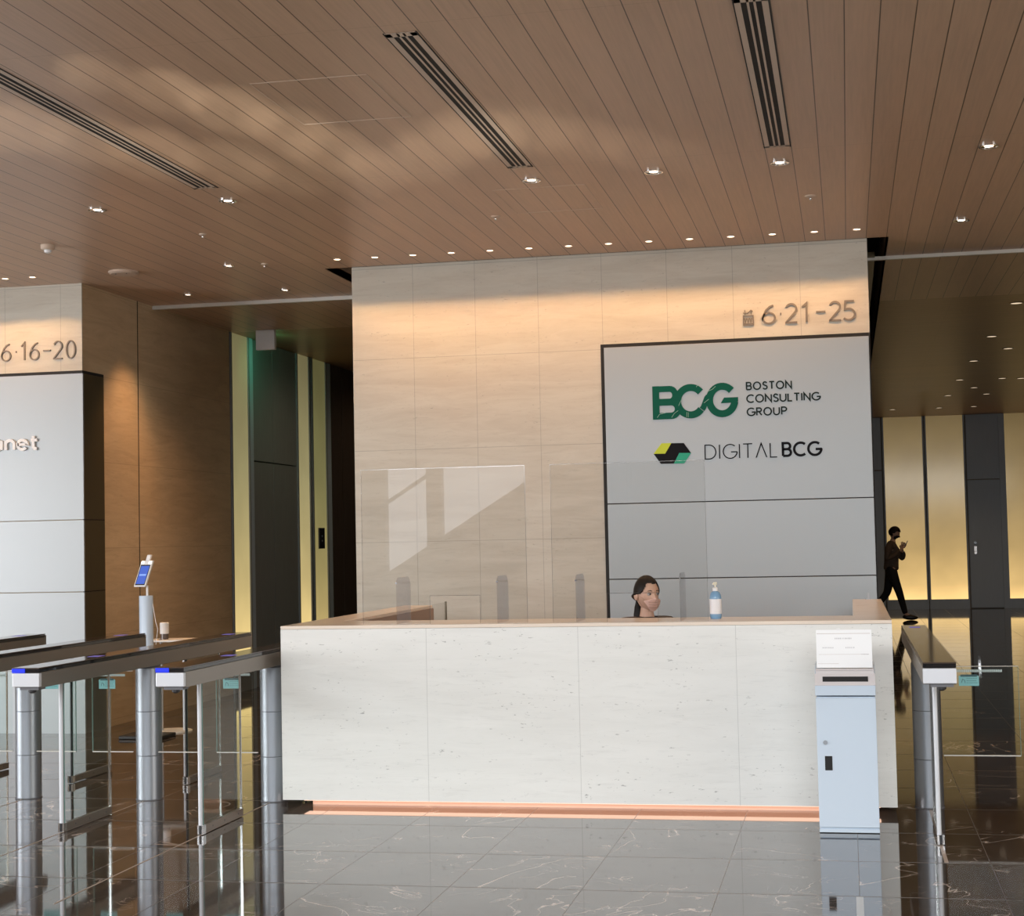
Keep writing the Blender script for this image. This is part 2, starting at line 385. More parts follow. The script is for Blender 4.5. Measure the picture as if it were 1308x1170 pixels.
M['reflector'] = mat('lamp_reflector', (.9, .88, .85), .08, 1)
def big_lamp(x, y, r, label, power, target=None):
    t = thing('recessed_downlight', (x, y, HC), label, 'ceiling light', 'large recessed downlights')
    MB().lathe((0, 0, 0), [(r, .002), (r, -.008), (r*.86, -.008), (r*.80, .0)], 28, caps=False).build('ring', M['bright_steel'], t)
    MB().lathe((0, 0, 0), [(r*.82, -.004), (r*.45, -.001)], 28, caps=False).build('reflector', M['reflector'], t)
    MB().lathe((0, 0, 0), [(r*.45, -.002), (r*.45, -.004)], 20).build('lamp_face', M['lamp'], t)
    if power: spot('lamp_beam', (x, y, HC-.03), (x, y, 0), power, (1, .74, .5), 95, .6, .04)
big = [(-5.114, 10.48, 'round downlight left of the leftmost long air vent'), (-4.132, 10.47, 'round downlight just past the end of the leftmost long air vent'),
       (-1.987, 10.46, 'round downlight just past the end of the middle air vent'), (-1.17, 10.45, 'round downlight between the middle and the right air vents'),
       (-.354, 10.43, 'round downlight just past the end of the right air vent'), (.935, 10.36, 'round downlight near the right edge of the wooden ceiling'),
       (.933, 12.81, 'smaller-looking round downlight in the ceiling above the right gate')]
for x, y, lb in big: big_lamp(x, y, .062, lb, 22)
for x, y, lb in ((-6.064, 14.315, 'round downlight in the left corridor ceiling next to the side wall'), (-5.106, 14.35, 'round downlight in the left corridor ceiling near the pale rail'),
                 (-5.105, 12.93, 'small bright downlight in front of the left corridor')):
    big_lamp(x, y, .05, lb, 30)
for x, y, r, lb in ((-4.768, 11.557, .03, 'tiny sprinkler head in the ceiling left of the stone wall'), (-4.79, 12.957, .03, 'tiny sprinkler head in front of the left corridor'),
                    (-2.473, 11.567, .035, 'tiny sprinkler head below the middle air vent'), (-.185, 11.542, .04, 'tiny sprinkler head below the right air vent')):
    t = thing('sprinkler', (x, y, HC), lb, 'sprinkler', 'ceiling sprinklers')
    MB().lathe((0, 0, 0), [(r, 0), (r, -.006), (r*.5, -.012)], 20).build('flange', M['vent_frame'], t)
    MB().cyl((0, 0, -.03), .008, .02, 10).build('nozzle', M['bright_steel'], t)
t = thing('smoke_detector', (-6.085, 11.606, HC), 'small round smoke detector hanging under the left part of the ceiling', 'detector')
MB().lathe((0, 0, 0), [(.055, 0), (.055, -.03), (.045, -.04)], 24).build('base', M['vent_frame'], t)
MB().lathe((0, 0, 0), [(.03, -.038), (.026, -.06), (.01, -.065)], 20).build('sensor', M['white_plastic'], t)
t = thing('speaker_cover', (-6.072, 12.94, HC), 'wide round pale ceiling cover above the left stone corner', 'ceiling cover')
MB().lathe((0, 0, 0), [(.13, 0), (.13, -.012), (.11, -.025)], 32).build('cover', mat('cover_beige', (.55, .42, .33), .4), t)
for sx in (-.05, .05): MB().cyl((sx, -.05, -.028), .006, .004, 8).build('screw', M['black_plastic'], t)
# lights of the far right lobby, dim
dl = [(1.826, 17.765), (1.826, 20.75), (1.826, 23.7), (1.826, 26.63), (1.826, 29.65), (1.826, 32.6), (2.16, 22.24), (2.163, 28.2), (2.48, 26.64), (2.48, 29.63), (2.48, 32.55), (2.78, 26.77), (.94, 32.61)]
names = ['nearest in the left file', 'second nearest in the left file', 'third nearest in the left file', 'fourth nearest in the left file', 'fifth nearest in the left file', 'farthest in the left file',
         'single one between the files, nearer', 'single one between the files, farther', 'nearest in the right file', 'middle of the right file', 'farthest in the right file', 'at the right edge of the picture', 'farthest and leftmost, over the walking person']
for (x, y), nm in zip(dl, names):
    lamp_obj('downlight', x, y, .075, M['lamp_dim'], 'dim downlight in the dark lobby ceiling, ' + nm, 'dim downlights in the right lobby', M['bronze'])
for (x, y) in dl[:6:2] + dl[8:11:2]: spot('lobby_beam', (x, y, HC-.02), (x, y, 0), 30, (1, .62, .30), 110, .7, .05)
for y in (18.5, 21.5, 25): spot('corridor_fill', (-5.1, y, HC-.02), (-6.2, y, 1), 26, (1, .80, .55), 130, .8, .05)  # added fill for the dark doors, without lamp bodies

# ---- vents
def vent(x0, x1, y0, y1, label):
    cx = (x0+x1)/2; t = thing('air_vent', (cx, y0, HC), label, 'air vent', 'long slotted ceiling air vents')
    off = (cx, y0, HC); z0, z1 = HC-.0028, HC-.0015
    MB(off).box(x0+.004, x1-.004, y0, y1, HC-.0012, HC).build('backing', M['black_gap'], t)
    wd = x1-x0; fr = MB(off)
    fr.box(x0, x0+wd*.19, y0, y1, z0, z1).box(x1-wd*.19, x1, y0, y1, z0, z1).box(x0, x1, y0-.01, y0+.05, z0, z1).box(x0, x1, y1-.03, y1+.01, z0, z1)
    fr.build('frame', M['vent_frame'], t)
    for k in (0, 1):
        xc = x0 + wd*(.40 + .2*k); MB(off).box(xc-.0055, xc+.0055, y0, y1, z0, z1).build('bar', M['vent_frame'], t)
    MB(off).box(x0-.006, x0, y0-.01, y1+.01, HC-.003, HC).box(x1, x1+.006, y0-.01, y1+.01, HC-.003, HC).build('shadow_gap', M['black_gap'], t)
vent(-4.20, -4.045, 7.2, 10.06, 'long slotted air vent in the ceiling, leftmost, running off the picture')
vent(-2.06, -1.908, 7.22, 10.07, 'long slotted air vent in the ceiling, the middle one')
vent(-.427, -.275, 7.155, 10.0, 'long slotted air vent in the ceiling, rightmost and cut by the top edge')
# access hatches: thin outlines flush with the planks
def hatch(x0, x1, y0, y1, label):
    b = MB(); e = .004
    b.box(x0, x1, y0-e, y0+e, HC-.002, HC).box(x0, x1, y1-e, y1+e, HC-.002, HC)
    b.box(x0-e/2, x0+e/2, y0, y1, HC-.002, HC).box(x1-e/2, x1+e/2, y0, y1, HC-.002, HC)
    solo(b, 'ceiling_hatch', M['vent_frame'], label, 'access hatch', 'ceiling access hatches', (x0, y0, HC))
hatch(-2.96, -2.33, 7.825, 8.68, 'square access hatch outline left of the middle air vent')
hatch(-2.305, -1.668, 10.70, 11.52, 'square access hatch outline beyond the middle air vent')

# ---- exit sign box
t = thing('exit_sign_box', (-6.28, 17.0, HC), 'pale square sign box hanging from the left corridor ceiling', 'sign')
MB().box(-.11, .11, -.03, .03, -.225, -.002).build('case', M['white_plastic'], t, .004)
tag(MB().box(-.10, .10, .031, .034, -.215, -.01).build('lit_face', M['green_sign'], t), 'green lit face turned away')
spot('exit_glow', (-6.2, 17.1, HC-.15), (-6.7, 18.35, 3.4), 11.0, (.15, .9, .5), 120, 1, .05)

# ------------------------------------------------------------------ stroke lettering
G = {}
def g(ch, wd, *strokes): G[ch] = (wd, strokes)
g('B', .62, [(0, 0), (0, 1), (.34, 1)] + arc(.34, .76, .22, .24, 90, -90, 10) + [(0, .52)], [(.34, .52), (.36, .52)] + arc(.36, .26, .25, .26, 90, -90, 10) + [(0, 0)])
g('O', .92, arc(.46, .5, .46, .5, 90, 450, 32))
g('S', .56, [(.53, .84)] + arc(.29, .75, .24, .25, 40, 200, 10) + [(.20, .57), (.38, .47)] + arc(.30, .26, .26, .26, 40, -130, 10) + [(.02, .14)])
g('T', .66, [(0, 1), (.66, 1)], [(.33, 1), (.33, 0)])
g('N', .72, [(0, 0), (0, 1), (.72, 0), (.72, 1)])
g('C', .84, arc(.5, .5, .5, .5, 48, 312, 26))
g('U', .70, [(0, 1), (0, .35)] + arc(.35, .35, .35, .35, 180, 360, 14) + [(.70, 1)])
g('L', .48, [(0, 1), (0, 0), (.48, 0)])
g('I', 0.02, [(0.01, 1), (0.01, 0)])
g('G', .90, arc(.5, .5, .5, .5, 48, 352, 28) + [(.98, .46), (.56, .46)])
g('R', .60, [(0, 0), (0, 1), (.32, 1)] + arc(.32, .75, .25, .25, 90, -90, 10) + [(0, .5)], [(.28, .5), (.60, 0)])
g('P', .58, [(0, 0), (0, 1), (.32, 1)] + arc(.32, .73, .27, .27, 90, -90, 10) + [(0, .46)])
g('D', .78, [(0, 0), (0, 1), (.30, 1)] + arc(.30, .5, .48, .5, 90, -90, 16) + [(0, 0)])
g('Λ', .76, [(0, 0), (.38, 1), (.76, 0)])
g('6', .58, [(.52, .97), (.34, .90), (.16, .72), (.03, .42), (.0, .27)] + arc(.29, .29, .29, .29, 180, -180, 24))
g('2', .56, arc(.27, .73, .26, .27, 160, -20, 12) + [(.46, .55), (.0, .02), (.0, 0), (.56, 0)])
g('1', .30, [(0, .80), (.26, 1), (.26, 0)])
g('5', .54, [(.52, 1), (.08, 1), (.05, .56)] + arc(.23, .30, .31, .30, 115, -140, 16))
g('0', .60, arc(.30, .5, .30, .5, 90, 450, 28))
g('-', .50, [(0, .5), (.50, .5)])
g('·', .10, [(.0, .5), (.10, .5)])
g('a', .60, arc(.28, .32, .28, .32, 90, 450, 22), [(.56, .64), (.56, 0)])
g('n', .52, [(0, 0), (0, .64)], [(0, .38)] + arc(.26, .38, .26, .26, 180, 0, 12) + [(.52, 0)])
g('e', .60, [(.0, .34), (.58, .34)] + arc(.29, .32, .29, .32, 4, 320, 22))
g('t', .40, [(.15, .92), (.15, .14), (.22, .02), (.36, .02)], [(0, .62), (.38, .62)])
def text_strokes(mb, s, x0, x1, z0, z1, w, y0, y1, gap=.22):
    tot = sum(G[c][0] for c in s if c != ' ') + gap*(len(s)-1); h = z1-z0
    k = (x1-x0)/tot; x = x0
    for c in s:
        wd, st = G[c]
        for q in st:
            pts = [(x + px*k, z0 + pz*h) for px, pz in q]
            cl = (abs(pts[0][0]-pts[-1][0]) + abs(pts[0][1]-pts[-1][1])) < 1e-6
            if cl: pts = pts[:-1]
            # drop duplicate points
            pp = [pts[0]]
            for a in pts[1:]:
                if abs(a[0]-pp[-1][0]) + abs(a[1]-pp[-1][1]) > 1e-6: pp.append(a)
            mb.ribbon(pp, w, y0, y1, cl)
        x += (wd+gap)*k
    return mb

# ------------------------------------------------------------------ grey company sign panel on the central wall
YP = 13.38
off = (-.87, 13.39, 0)
sp = thing('company_sign_panel', off, 'tall grey metal sign panel with green and black lettering on the central stone wall', 'sign panel')
MB(off).box(-1.985, .227, 13.392, 13.4, 0, 3.262).build('shadow_gap', M['black_gap'], sp)
for z0, z1 in ((0, 1.289), (1.296, 1.917), (1.924, 3.232)):
    MB(off).box(-1.955, .216, YP, 13.392, z0, z1).build('panel', M['panel_metal'], sp, .002)
M['logo_green'] = mat('logo_green', (.0, .085, .055), .5, 0, Specular_IOR_Level=.15)
M['logo_black'] = mat('logo_black', (.006, .006, .008), .5, 0, Specular_IOR_Level=.1)
M['logo_dark'] = mat('logo_dark_green', (.012, .022, .02), .5, 0, Specular_IOR_Level=.1)
M['logo_lime'] = mat('logo_lime', (.50, .60, .06), .5, 0, Specular_IOR_Level=.1)
M['logo_teal'] = mat('logo_teal', (.04, .36, .24), .5, 0, Specular_IOR_Level=.1)
FY = YP-.006
lg = MB(off)
T = .058
# B : stem, two bowls ; C ; G
lg.ribbon([(-1.528, 2.612), (-1.528, 2.890)], .056, FY, YP)
lg.ribbon([(-1.55, 2.864), (-1.412, 2.864)] + arc(-1.412, 2.811, .046, .053, 90, -90, 12)[1:] + [(-1.55, 2.758)], .050, FY, YP)
lg.ribbon([(-1.55, 2.753), (-1.402, 2.753)] + arc(-1.402, 2.696, .057, .057, 90, -90, 12)[1:] + [(-1.55, 2.639)], .054, FY, YP)
lg.ribbon(arc(-1.240, 2.755, .108, .114, 40, 322, 30), T, FY-.001, YP)
lg.ribbon([(-1.148, 2.684), (-1.135, 2.70), (-1.105, 2.775), (-1.092, 2.79)], .046, FY, YP)
lg.ribbon(arc(-.980, 2.755, .104, .114, 42, 352, 30), T, FY-.001, YP)
lg.prism_y([(-.992, 2.728), (-.964, 2.774), (-.849, 2.774), (-.850, 2.738), (-.90, 2.730)], FY-.0016, YP)
tag(lg.build('logo', M['logo_green'], sp), 'large green interlocking BCG letters')
# darker thin contour marks in the green letters
c = MB(off)
for q in ([(-1.52, 2.628), (-1.50, 2.655), (-1.44, 2.668)], [(-1.40, 2.625), (-1.375, 2.66), (-1.345, 2.68)], [(-1.275, 2.625), (-1.272, 2.665)], [(-1.262, 2.622), (-1.26, 2.662)],
          [(-1.10, 2.83), (-1.06, 2.845), (-1.03, 2.87)], [(-1.19, 2.87), (-1.175, 2.892)], [(-1.34, 2.72), (-1.31, 2.78)], [(-1.13, 2.735), (-1.09, 2.765)]):
    c.ribbon(q, .0035, FY-.0035, FY-.001)
c.build('logo_line', mat('logo_line', (.22, .42, .34), .4), sp)
tx = MB(off)
text_strokes(tx, 'BOSTON', -.777, -.414, 2.832, 2.891, .0112, FY, YP, .30)
text_strokes(tx, 'CONSULTING', -.777, -.190, 2.727, 2.787, .0112, FY, YP, .27)
text_strokes(tx, 'GROUP', -.777, -.460, 2.618, 2.678, .0112, FY, YP, .30)
tx.build('lettering', M['logo_dark'], sp)
tx = MB(off); text_strokes(tx, 'DIGITΛL', -1.132, -.545, 2.271, 2.386, .0085, FY, YP, .26); tx.build('lettering', M['logo_black'], sp)
tx = MB(off); text_strokes(tx, 'BCG', -.497, -.198, 2.278, 2.382, .020, FY, YP, .25); tx.build('lettering', M['logo_black'], sp)
MB(off).prism_y([(-1.490, 2.413), (-1.306, 2.410), (-1.248, 2.326), (-1.306, 2.241), (-1.500, 2.243), (-1.558, 2.327)], FY, YP).build('emblem', M['logo_black'], sp)
MB(off).prism_y([(-1.490, 2.4135), (-1.408, 2.4135), (-1.462, 2.3265), (-1.5585, 2.3275)], FY-.0015, YP).build('emblem_facet', M['logo_lime'], sp)
MB(off).prism_y([(-1.248, 2.3255), (-1.345, 2.3285), (-1.392, 2.2415), (-1.306, 2.2405)], FY-.0015, YP).build('emblem_facet', M['logo_teal'], sp)

# ------------------------------------------------------------------ left grey cladding with sign letters
off = (-8, 13.39, 0)
lp = thing('company_sign_panel', off, 'grey metal wall cladding with raised white letters at the left edge of the picture', 'sign panel')
MB(off).box(-11, -6.688, 13.372, 13.40, 3.212, 3.24).box(-6.69, -6.684, 13.372, 13.80, 0, 3.24).build('shadow_gap', M['black_gap'], lp)
for z0, z1 in ((0, 1.252), (1.260, 1.895), (1.903, 3.212)):
    MB(off).box(-11, -6.676, 13.365, 13.385, z0, z1).build('panel', M['panel_metal'], lp)
    tag(MB(off).box(-6.684, -6.6765, 13.385, 13.785, z0, z1).build('side_return', M['bronze'], lp), 'dark bronze side return')
tx = MB(off); text_strokes(tx, 'anet', -7.555, -7.112, 2.545, 2.675, .026, 13.345, 13.365, .22)
tag(tx.build('lettering', mat('white_letters', (.85, .82, .80), .4), lp), 'raised white letters')

# floor number signs carved in thin metal figures on the stone
M['figure'] = mat('figure_metal', (.20, .165, .13), .45, .2)
tx = MB(); 
for s_, x0, x1 in (('6', -.638, -.527), ('·', -.495, -.475), ('2', -.448, -.347), ('1', -.317, -.264), ('-', -.205, -.118), ('2', -.095, .005), ('5', .018, .116)):
    text_strokes(tx, s_, x0+.008, x1-.004, 3.372, 3.525, .0165, 13.388, 13.4)
sg = solo(tx, 'floor_number_sign', M['figure'], 'metal floor numbers 6·21-25 on the central stone wall above the sign panel', 'sign', loc=(-.26, 13.394, 3.36))
tx = MB()
tx.ribbon([(-.788, 3.445), (-.708, 3.445), (-.708, 3.366), (-.788, 3.366)], .009, 13.39, 13.4, True)
for k in range(3): tx.ribbon([(-.780+k*.022, 3.425), (-.772+k*.022, 3.385), (-.765+k*.022, 3.425)], .007, 13.39, 13.4)
tx.ribbon([(-.785, 3.378), (-.710, 3.378)], .007, 13.39, 13.4)
tx.ribbon([(-.775, 3.495), (-.775, 3.462)], .006, 13.39, 13.4); tx.ribbon([(-.789, 3.472), (-.775, 3.458), (-.762, 3.470)], .006, 13.39, 13.4)
tx.ribbon([(-.725, 3.455), (-.725, 3.492)], .006, 13.39, 13.4); tx.ribbon([(-.740, 3.478), (-.725, 3.492), (-.711, 3.480)], .006, 13.39, 13.4)
tx.ribbon([(-.758, 3.462), (-.742, 3.478)], .006, 13.39, 13.4)
solo(tx, 'elevator_pictogram', M['figure'], 'small metal elevator pictogram with two arrows, left of the floor numbers 6·21-25', 'sign', loc=(-.75, 13.394, 3.36))
tx = MB()
for s_, x0, x1 in (('6', -7.484, -7.385), ('·', -7.345, -7.325), ('1', -7.289, -7.241), ('6', -7.203, -7.105), ('-', -7.073, -6.99), ('2', -6.969, -6.873), ('0', -6.846, -6.751)):
    text_strokes(tx, s_, x0+.008, x1-.004, 3.356, 3.512, .0125, 13.373, 13.385)
solo(tx, 'floor_number_sign', M['figure'], 'metal floor numbers 6·16-20 on the left stone wall', 'sign', loc=(-7.1, 13.379, 3.35))

# ------------------------------------------------------------------ left corridor side: glowing strips, steel doors
def strip(y0, y1, m, label):
    o = (-6.69, (y0+y1)/2, 0); t = thing('backlit_panel', o, label, 'light panel', 'backlit yellow glass panels')
    MB(o).box(-6.74, -6.70, y0+.015, y1-.015, .2, HC-.005).build('glass', m, t)
    MB(o).box(-6.75, -6.685, y0-.02, y0+.015, 0, HC-.005).box(-6.75, -6.685, y1-.015, y1+.02, 0, HC-.005).box(-6.75, -6.69, y0+.015, y1-.015, 0, .2).build('frame', M['door_steel'], t)
    return t, o
strip(16.99, 17.52, M['glow_left'], 'tall yellow backlit glass strip in the left corridor, nearest and brightest')
strip(19.20, 19.66, M['glow_left'], 'tall yellow backlit glass strip behind the dark double doors')
ct, o = strip(19.78, 20.34, M['glow_dim'], 'tall dim yellow backlit glass strip with a black call panel')
cp = thing('call_panel', (-6.68, 20.05, 1.7), 'small black elevator call panel on the dim yellow strip', 'call panel')
MB().box(-.012, .006, -.11, .11, -.13, .14).build('plate', M['black_glass'], cp, .003)
for dz in (-.03, .03): MB().cyl((.006, 0, dz), .015, .004, 16, 'X').build('button', M['steel'], cp)
def leafdoor(name, y0, y1, label=None):
    b = MB(); b.box(-6.74, -6.70, y0+.006, y1-.006, 0.005, 2.60).box(-6.74, -6.70, y0+.006, y1-.006, 2.615, HC-.01)
    return struct(name, b, M['door_steel'])
leafdoor('door_1', 17.68, 18.33); leafdoor('door_2', 18.33, 19.17)
M['elev'] = brushed('elevator_bronze', (.09, .06, .045), .4, (1, 1, .03), .3)
struct('door_3', MB().box(-6.74, -6.69, 20.55, 21.0, 0, HC-.01), M['elev'])
struct('door_4', MB().box(-6.74, -6.69, 21.02, 23.2, 0, HC-.01), M['elev'])
struct('trim_6', MB().box(-6.69, -6.687, 14.545, 14.557, 0, HC), M['black_gap'])
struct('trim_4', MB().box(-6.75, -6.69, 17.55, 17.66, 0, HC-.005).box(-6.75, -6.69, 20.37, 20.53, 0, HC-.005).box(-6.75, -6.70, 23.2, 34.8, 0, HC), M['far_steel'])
spot('corridor_wash', (-6.064, 14.315, HC-.03), (-6.7, 14.1, 1.3), 85, (1, .50, .20), 66, .85, .04)
spot('corridor_wash', (-5.106, 14.35, HC-.03), (-6.7, 15.4, .2), 60, (1, .50, .20), 75, 1.0, .04)

# ------------------------------------------------------------------ far lobby wall
def fpanel(x0, x1, label):
    o = ((x0+x1)/2, 34.82, 0); t = thing('backlit_panel', o, label, 'light panel', 'backlit yellow glass panels')
    MB(o).box(x0, x1, 34.80, 34.84, .20, HC-.005).build('glass', M['glow_far'], t)
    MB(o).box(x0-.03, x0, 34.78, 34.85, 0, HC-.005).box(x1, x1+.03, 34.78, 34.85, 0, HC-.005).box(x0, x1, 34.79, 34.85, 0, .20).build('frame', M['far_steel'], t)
fpanel(.80, 1.585, 'large glowing yellow glass panel on the far wall, behind the walking person')
fpanel(1.665, 2.41, 'large glowing yellow glass panel on the far wall, left of the steel door')
fpanel(3.24, 4.6, 'glowing yellow glass panel on the far wall at the right edge of the picture')
fpanel(4.75, 6.1, 'glowing yellow glass panel on the far wall, outside the right edge')
d5 = struct('door_5', MB().box(2.47, 3.12, 34.79, 34.84, .02, 2.66), M['far_steel'])
MB().box(2.56, 2.61, 34.76, 34.79, 1.13, 1.29).build('door_handle', M['bright_steel'], d5)
MB().cyl((2.585, 34.775, 1.36), .03, .02, 16, 'Y').build('door_lock', M['steel'], d5)
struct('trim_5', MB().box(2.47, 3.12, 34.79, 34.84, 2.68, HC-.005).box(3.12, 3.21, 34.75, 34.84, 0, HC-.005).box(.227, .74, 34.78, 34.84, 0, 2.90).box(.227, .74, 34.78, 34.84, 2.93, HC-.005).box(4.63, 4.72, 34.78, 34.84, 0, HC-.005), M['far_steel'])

# ------------------------------------------------------------------ reception desk
dc = (-1.64, 9.95, 0)
dk = thing('reception_desk', dc, 'long pale limestone reception desk in the middle of the lobby', 'reception desk')
X0, X1, Y0, ZT, ZB = -3.516, .236, 9.708, 1.129, .045
b = MB(dc).prism_z([(X0, Y0), (X1, Y0), (X1, 12.72), (.02, 12.72), (.02, 10.26), (-3.28, 10.26), (-3.28, 12.61), (X0, 12.61)], ZB, ZT-.022)
b.build('body', M['desk_stone'], dk)
b = MB(dc).prism_z([(X0, Y0), (X1, Y0), (X1, 12.72), (.02, 12.72), (.02, 10.26), (-3.28, 10.26), (-3.28, 12.61), (X0, 12.61)], ZT-.021, ZT)
tag(b.build('countertop', M['desk_top'], dk, .002), 'polished stone countertop')
MB(dc).box(-3.36, .12, 9.83, 12.5, 0, ZB).build('plinth', M['copper'], dk)
tag(MB(dc).box(-3.38, .14, 9.722, 9.826, ZB-.004, ZB-.0005).build('light_strip', M['strip_led'], dk), 'warm glowing light strip under the front')
MB(dc).box(-3.28, .02, 10.26, 10.85, .70, .73).build('work_surface', mat('brown_laminate', (.20, .12, .08), .4), dk)
MB(dc).box(-3.279, -3.268, 10.27, 12.60, .05, ZT-.023).box(-3.27, .01, 10.262, 10.272, .05, ZT-.023).build('inner_lining', mat('brown_lining', (.30, .21, .16), .45), dk)
pw = thing('glass_wing', (-3.28, 12.83, 0), 'small clear glass panel between the left desk wing and the wall', 'glass panel')
MB().box(-.005, .005, -.21, .22, 0.0, 1.135).build('pane', M['acrylic'], pw)
MB().box(-.007, .007, .21, .225, 0.0, 1.14).build('edge', M['bronze'], pw)

# acrylic screens
def screen(x0, x1, sx0, sx1, finx, label):
    o = ((x0+x1)/2, 9.8, ZT); t = thing('acrylic_screen', o, label, 'screen', 'clear acrylic screens on the desk')
    zt, zs = 2.099, 1.305; d = .002
    b = MB(o).box(x0, x1, 9.8-d, 9.8+d, zs, zt).box(x0, sx0, 9.8-d, 9.8+d, ZT, zs).box(sx1, x1, 9.8-d, 9.8+d, ZT, zs)
    b.build('sheet', M['acrylic'], t)
    e = MB(o).box(x0, x1, 9.8-.0022, 9.8+.0022, zt, zt+.003).box(sx0, sx1, 9.8-.0022, 9.8+.0022, zs-.003, zs)
    for x in (x0, sx0, sx1, x1): e.box(x-.0008, x+.0008, 9.8-.0022, 9.8+.0022, ZT, zs if x in (sx0, sx1) else zt)
    e.build('sheet_edge', M['acrylic_edge'], t)
    for fx in finx:
        q = [(9.803, ZT), (10.13, ZT), (10.13, 1.37), (10.11, 1.40), (10.075, 1.42), (9.84, 1.42), (9.803, 1.40)]
        fb = MB(o).prism_x(q, fx-.0025, fx+.0025).build('fin', M['fin'], t)
        st = MB(o); st.tube([(fx, 9.795, 1.385), (fx, 9.805, 1.385)], .006, 10)
        st.build('screw', M['bright_steel'], fb)
M['fin'] = glass('acrylic_fin', (.955, .945, .955), 1.25, .05, .03)
screen(-3.0, -1.946, -2.565, -2.245, (-2.781, -2.135), 'clear upright acrylic screen with a slot, left one on the desk')
screen(-1.785, -.836, -1.45, -1.139, (-1.641, -1.003), 'clear upright acrylic screen with a slot, in front of the seated person')

# sanitizer bottle
sb = thing('sanitizer_bottle', (-.812, 10.06, ZT), 'pump bottle of blue hand sanitizer standing on the desk', 'bottle')
M['gel'] = mat('blue_gel', (.30, .54, .80), .08, 0, Transmission_Weight=.35, IOR=1.4)
MB().lathe((0, 0, 0), [(.030, 0), (.034, .006), (.036, .02), (.036, .125), (.034, .145), (.026, .162), (.014, .170)], 28).build('bottle_body', M['gel'], sb)
MB().lathe((0, 0, 0), [(.0365, .03), (.0365, .122)], 28, caps=False).build('label_wrap', mat('bottle_label', (.80, .80, .82), .3), sb)
MB().lathe((0, 0, .17), [(.017, 0), (.017, .02), (.010, .024)], 20).build('cap', M['white_plastic'], sb)
MB().cyl((0, 0, .19), .005, .018, 10).lathe((0, 0, .205), [(.008, 0), (.012, .006), (.012, .018), (.008, .02)], 16).tube([(0, 0, .217), (-.012, -.025, .214)], .005, 8).build('pump', mat('pump_cream', (.80, .78, .66), .35), sb)
# small desk card holder seen on the right wing
t = thing('card_holder', (.135, 12.66, ZT), 'tiny clear holder on the far end of the right desk wing', 'card holder')
MB().box(-.02, .02, -.02, .02, 0, .006).build('base', M['acrylic_edge'], t)
MB().box(.0, .012, -.003, .003, .006, .05).build('plate', M['ink'], t)

# ------------------------------------------------------------------ collection bin in front of the desk
bo = (-.04, 9.11, 0)
bn = thing('collection_box', bo, 'pale blue-grey steel collection box with a black slot, standing in front of the desk', 'collection box')
x0, x1 = -.200, .1225; yb = 9.48
MB(bo).box(x0+.004, x1-.002, 9.125, yb, .022, .742).build('body', M['bin_blue'], bn)
dr = MB(bo).box(x0, x1, 9.108, 9.125, .032, .738).build('door', M['bin_blue'], bn, .002)
MB(bo).cyl((-.155, 9.100, .494), .012, .008, 18, 'Y').build('lock', M['steel'], dr)
MB(bo).box(-.160, -.120, 9.1065, 9.1085, .342, .420).build('recessed_handle', M['black_gap'], dr)
MB(bo).box(x0, x1, 9.115, yb, .004, .022).build('base', M['bin_blue'], bn)
tag(MB(bo).prism_x([(9.108, .750), (yb, .750), (yb, .91), (9.22, .91), (9.135, .868), (9.108, .806)], x0-.002, x1+.001).build('head', M['bin_blue'], bn, .002), 'upper housing')
tag(MB(bo).hexa([(x0-.002, 9.104, .806), (x1+.001, 9.104, .806), (x1+.001, 9.110, .804), (x0-.002, 9.110, .804),
                 (x0-.002, 9.131, .869), (x1+.001, 9.131, .869), (x1+.001, 9.137, .866), (x0-.002, 9.137, .866)]).build('slot_plate', M['bin_top'], bn), 'pale plate around the slot')
MB(bo).hexa([(-.160, 9.1100, .826), (.085, 9.1100, .826), (.085, 9.113, .8255), (-.160, 9.113, .8255),
             (-.160, 9.1215, .853), (.085, 9.1215, .853), (.085, 9.125, .852), (-.160, 9.125, .852)]).build('slot', M['black_gap'], bn)
MB(bo).box(x0+.004, x1-.004, 9.131, 9.21, .869, .884).build('ledge', M['bin_top'], bn)
# notice standing on the box
no = (-.035, 9.17, .884)
nt = thing('notice_board', no, 'white printed notice in a stand on top of the collection box', 'notice')
def tilt(x, u, d=0): # u: height along the sheet, leaning back slightly
    return (x, 9.165 + u*.16 - d, .886 + u*.985)
def sheet(mb, xa, xb, ua, ub, d0, d1):
    mb.hexa([tilt(xa, ua, d1), tilt(xb, ua, d1), tilt(xb, ua, d0), tilt(xa, ua, d0), tilt(xa, ub, d1), tilt(xb, ub, d1), tilt(xb, ub, d0), tilt(xa, ub, d0)]); return mb
sheet(MB(no), -.190, .112, .012, .222, 0, .004).build('sheet', M['paper'], nt)
rl = MB(no); sheet(rl, -.186, .104, .200, .2025, .004, .0045); sheet(rl, -.178, .096, .085, .0865, .004, .0045); sheet(rl, -.184, -.07, .034, .0355, .004, .0045)
rl.build('printed_line', mat('fine_rule', (.55, .50, .46), .6), nt)
rl = MB(no); rnd = random.Random(3)
for (xa, xb, u, h) in ((-.088, -.055, .170, .008), (-.048, -.040, .170, .008), (-.032, .004, .170, .008), (-.155, -.10, .120, .006), (-.03, .015, .120, .006), (.055, .095, .083, .005)):
    x = xa
    while x < xb:
        q = rnd.uniform(.003, .006); sheet(rl, x, x+q*.55, u, u+h, .004, .0046); sheet(rl, x, x+q, u+h*.45, u+h*.6, .004, .0046); x += q+.003
rl.build('printed_text', M['ink'], nt)
MB(no).box(-.196, .118, 9.14, 9.20, .885, .892).build('stand', M['bin_top'], nt)
sheet(MB(no), -.077, -.058, .220, .230, -.002, .006).build('clip', M['white_plastic'], nt)

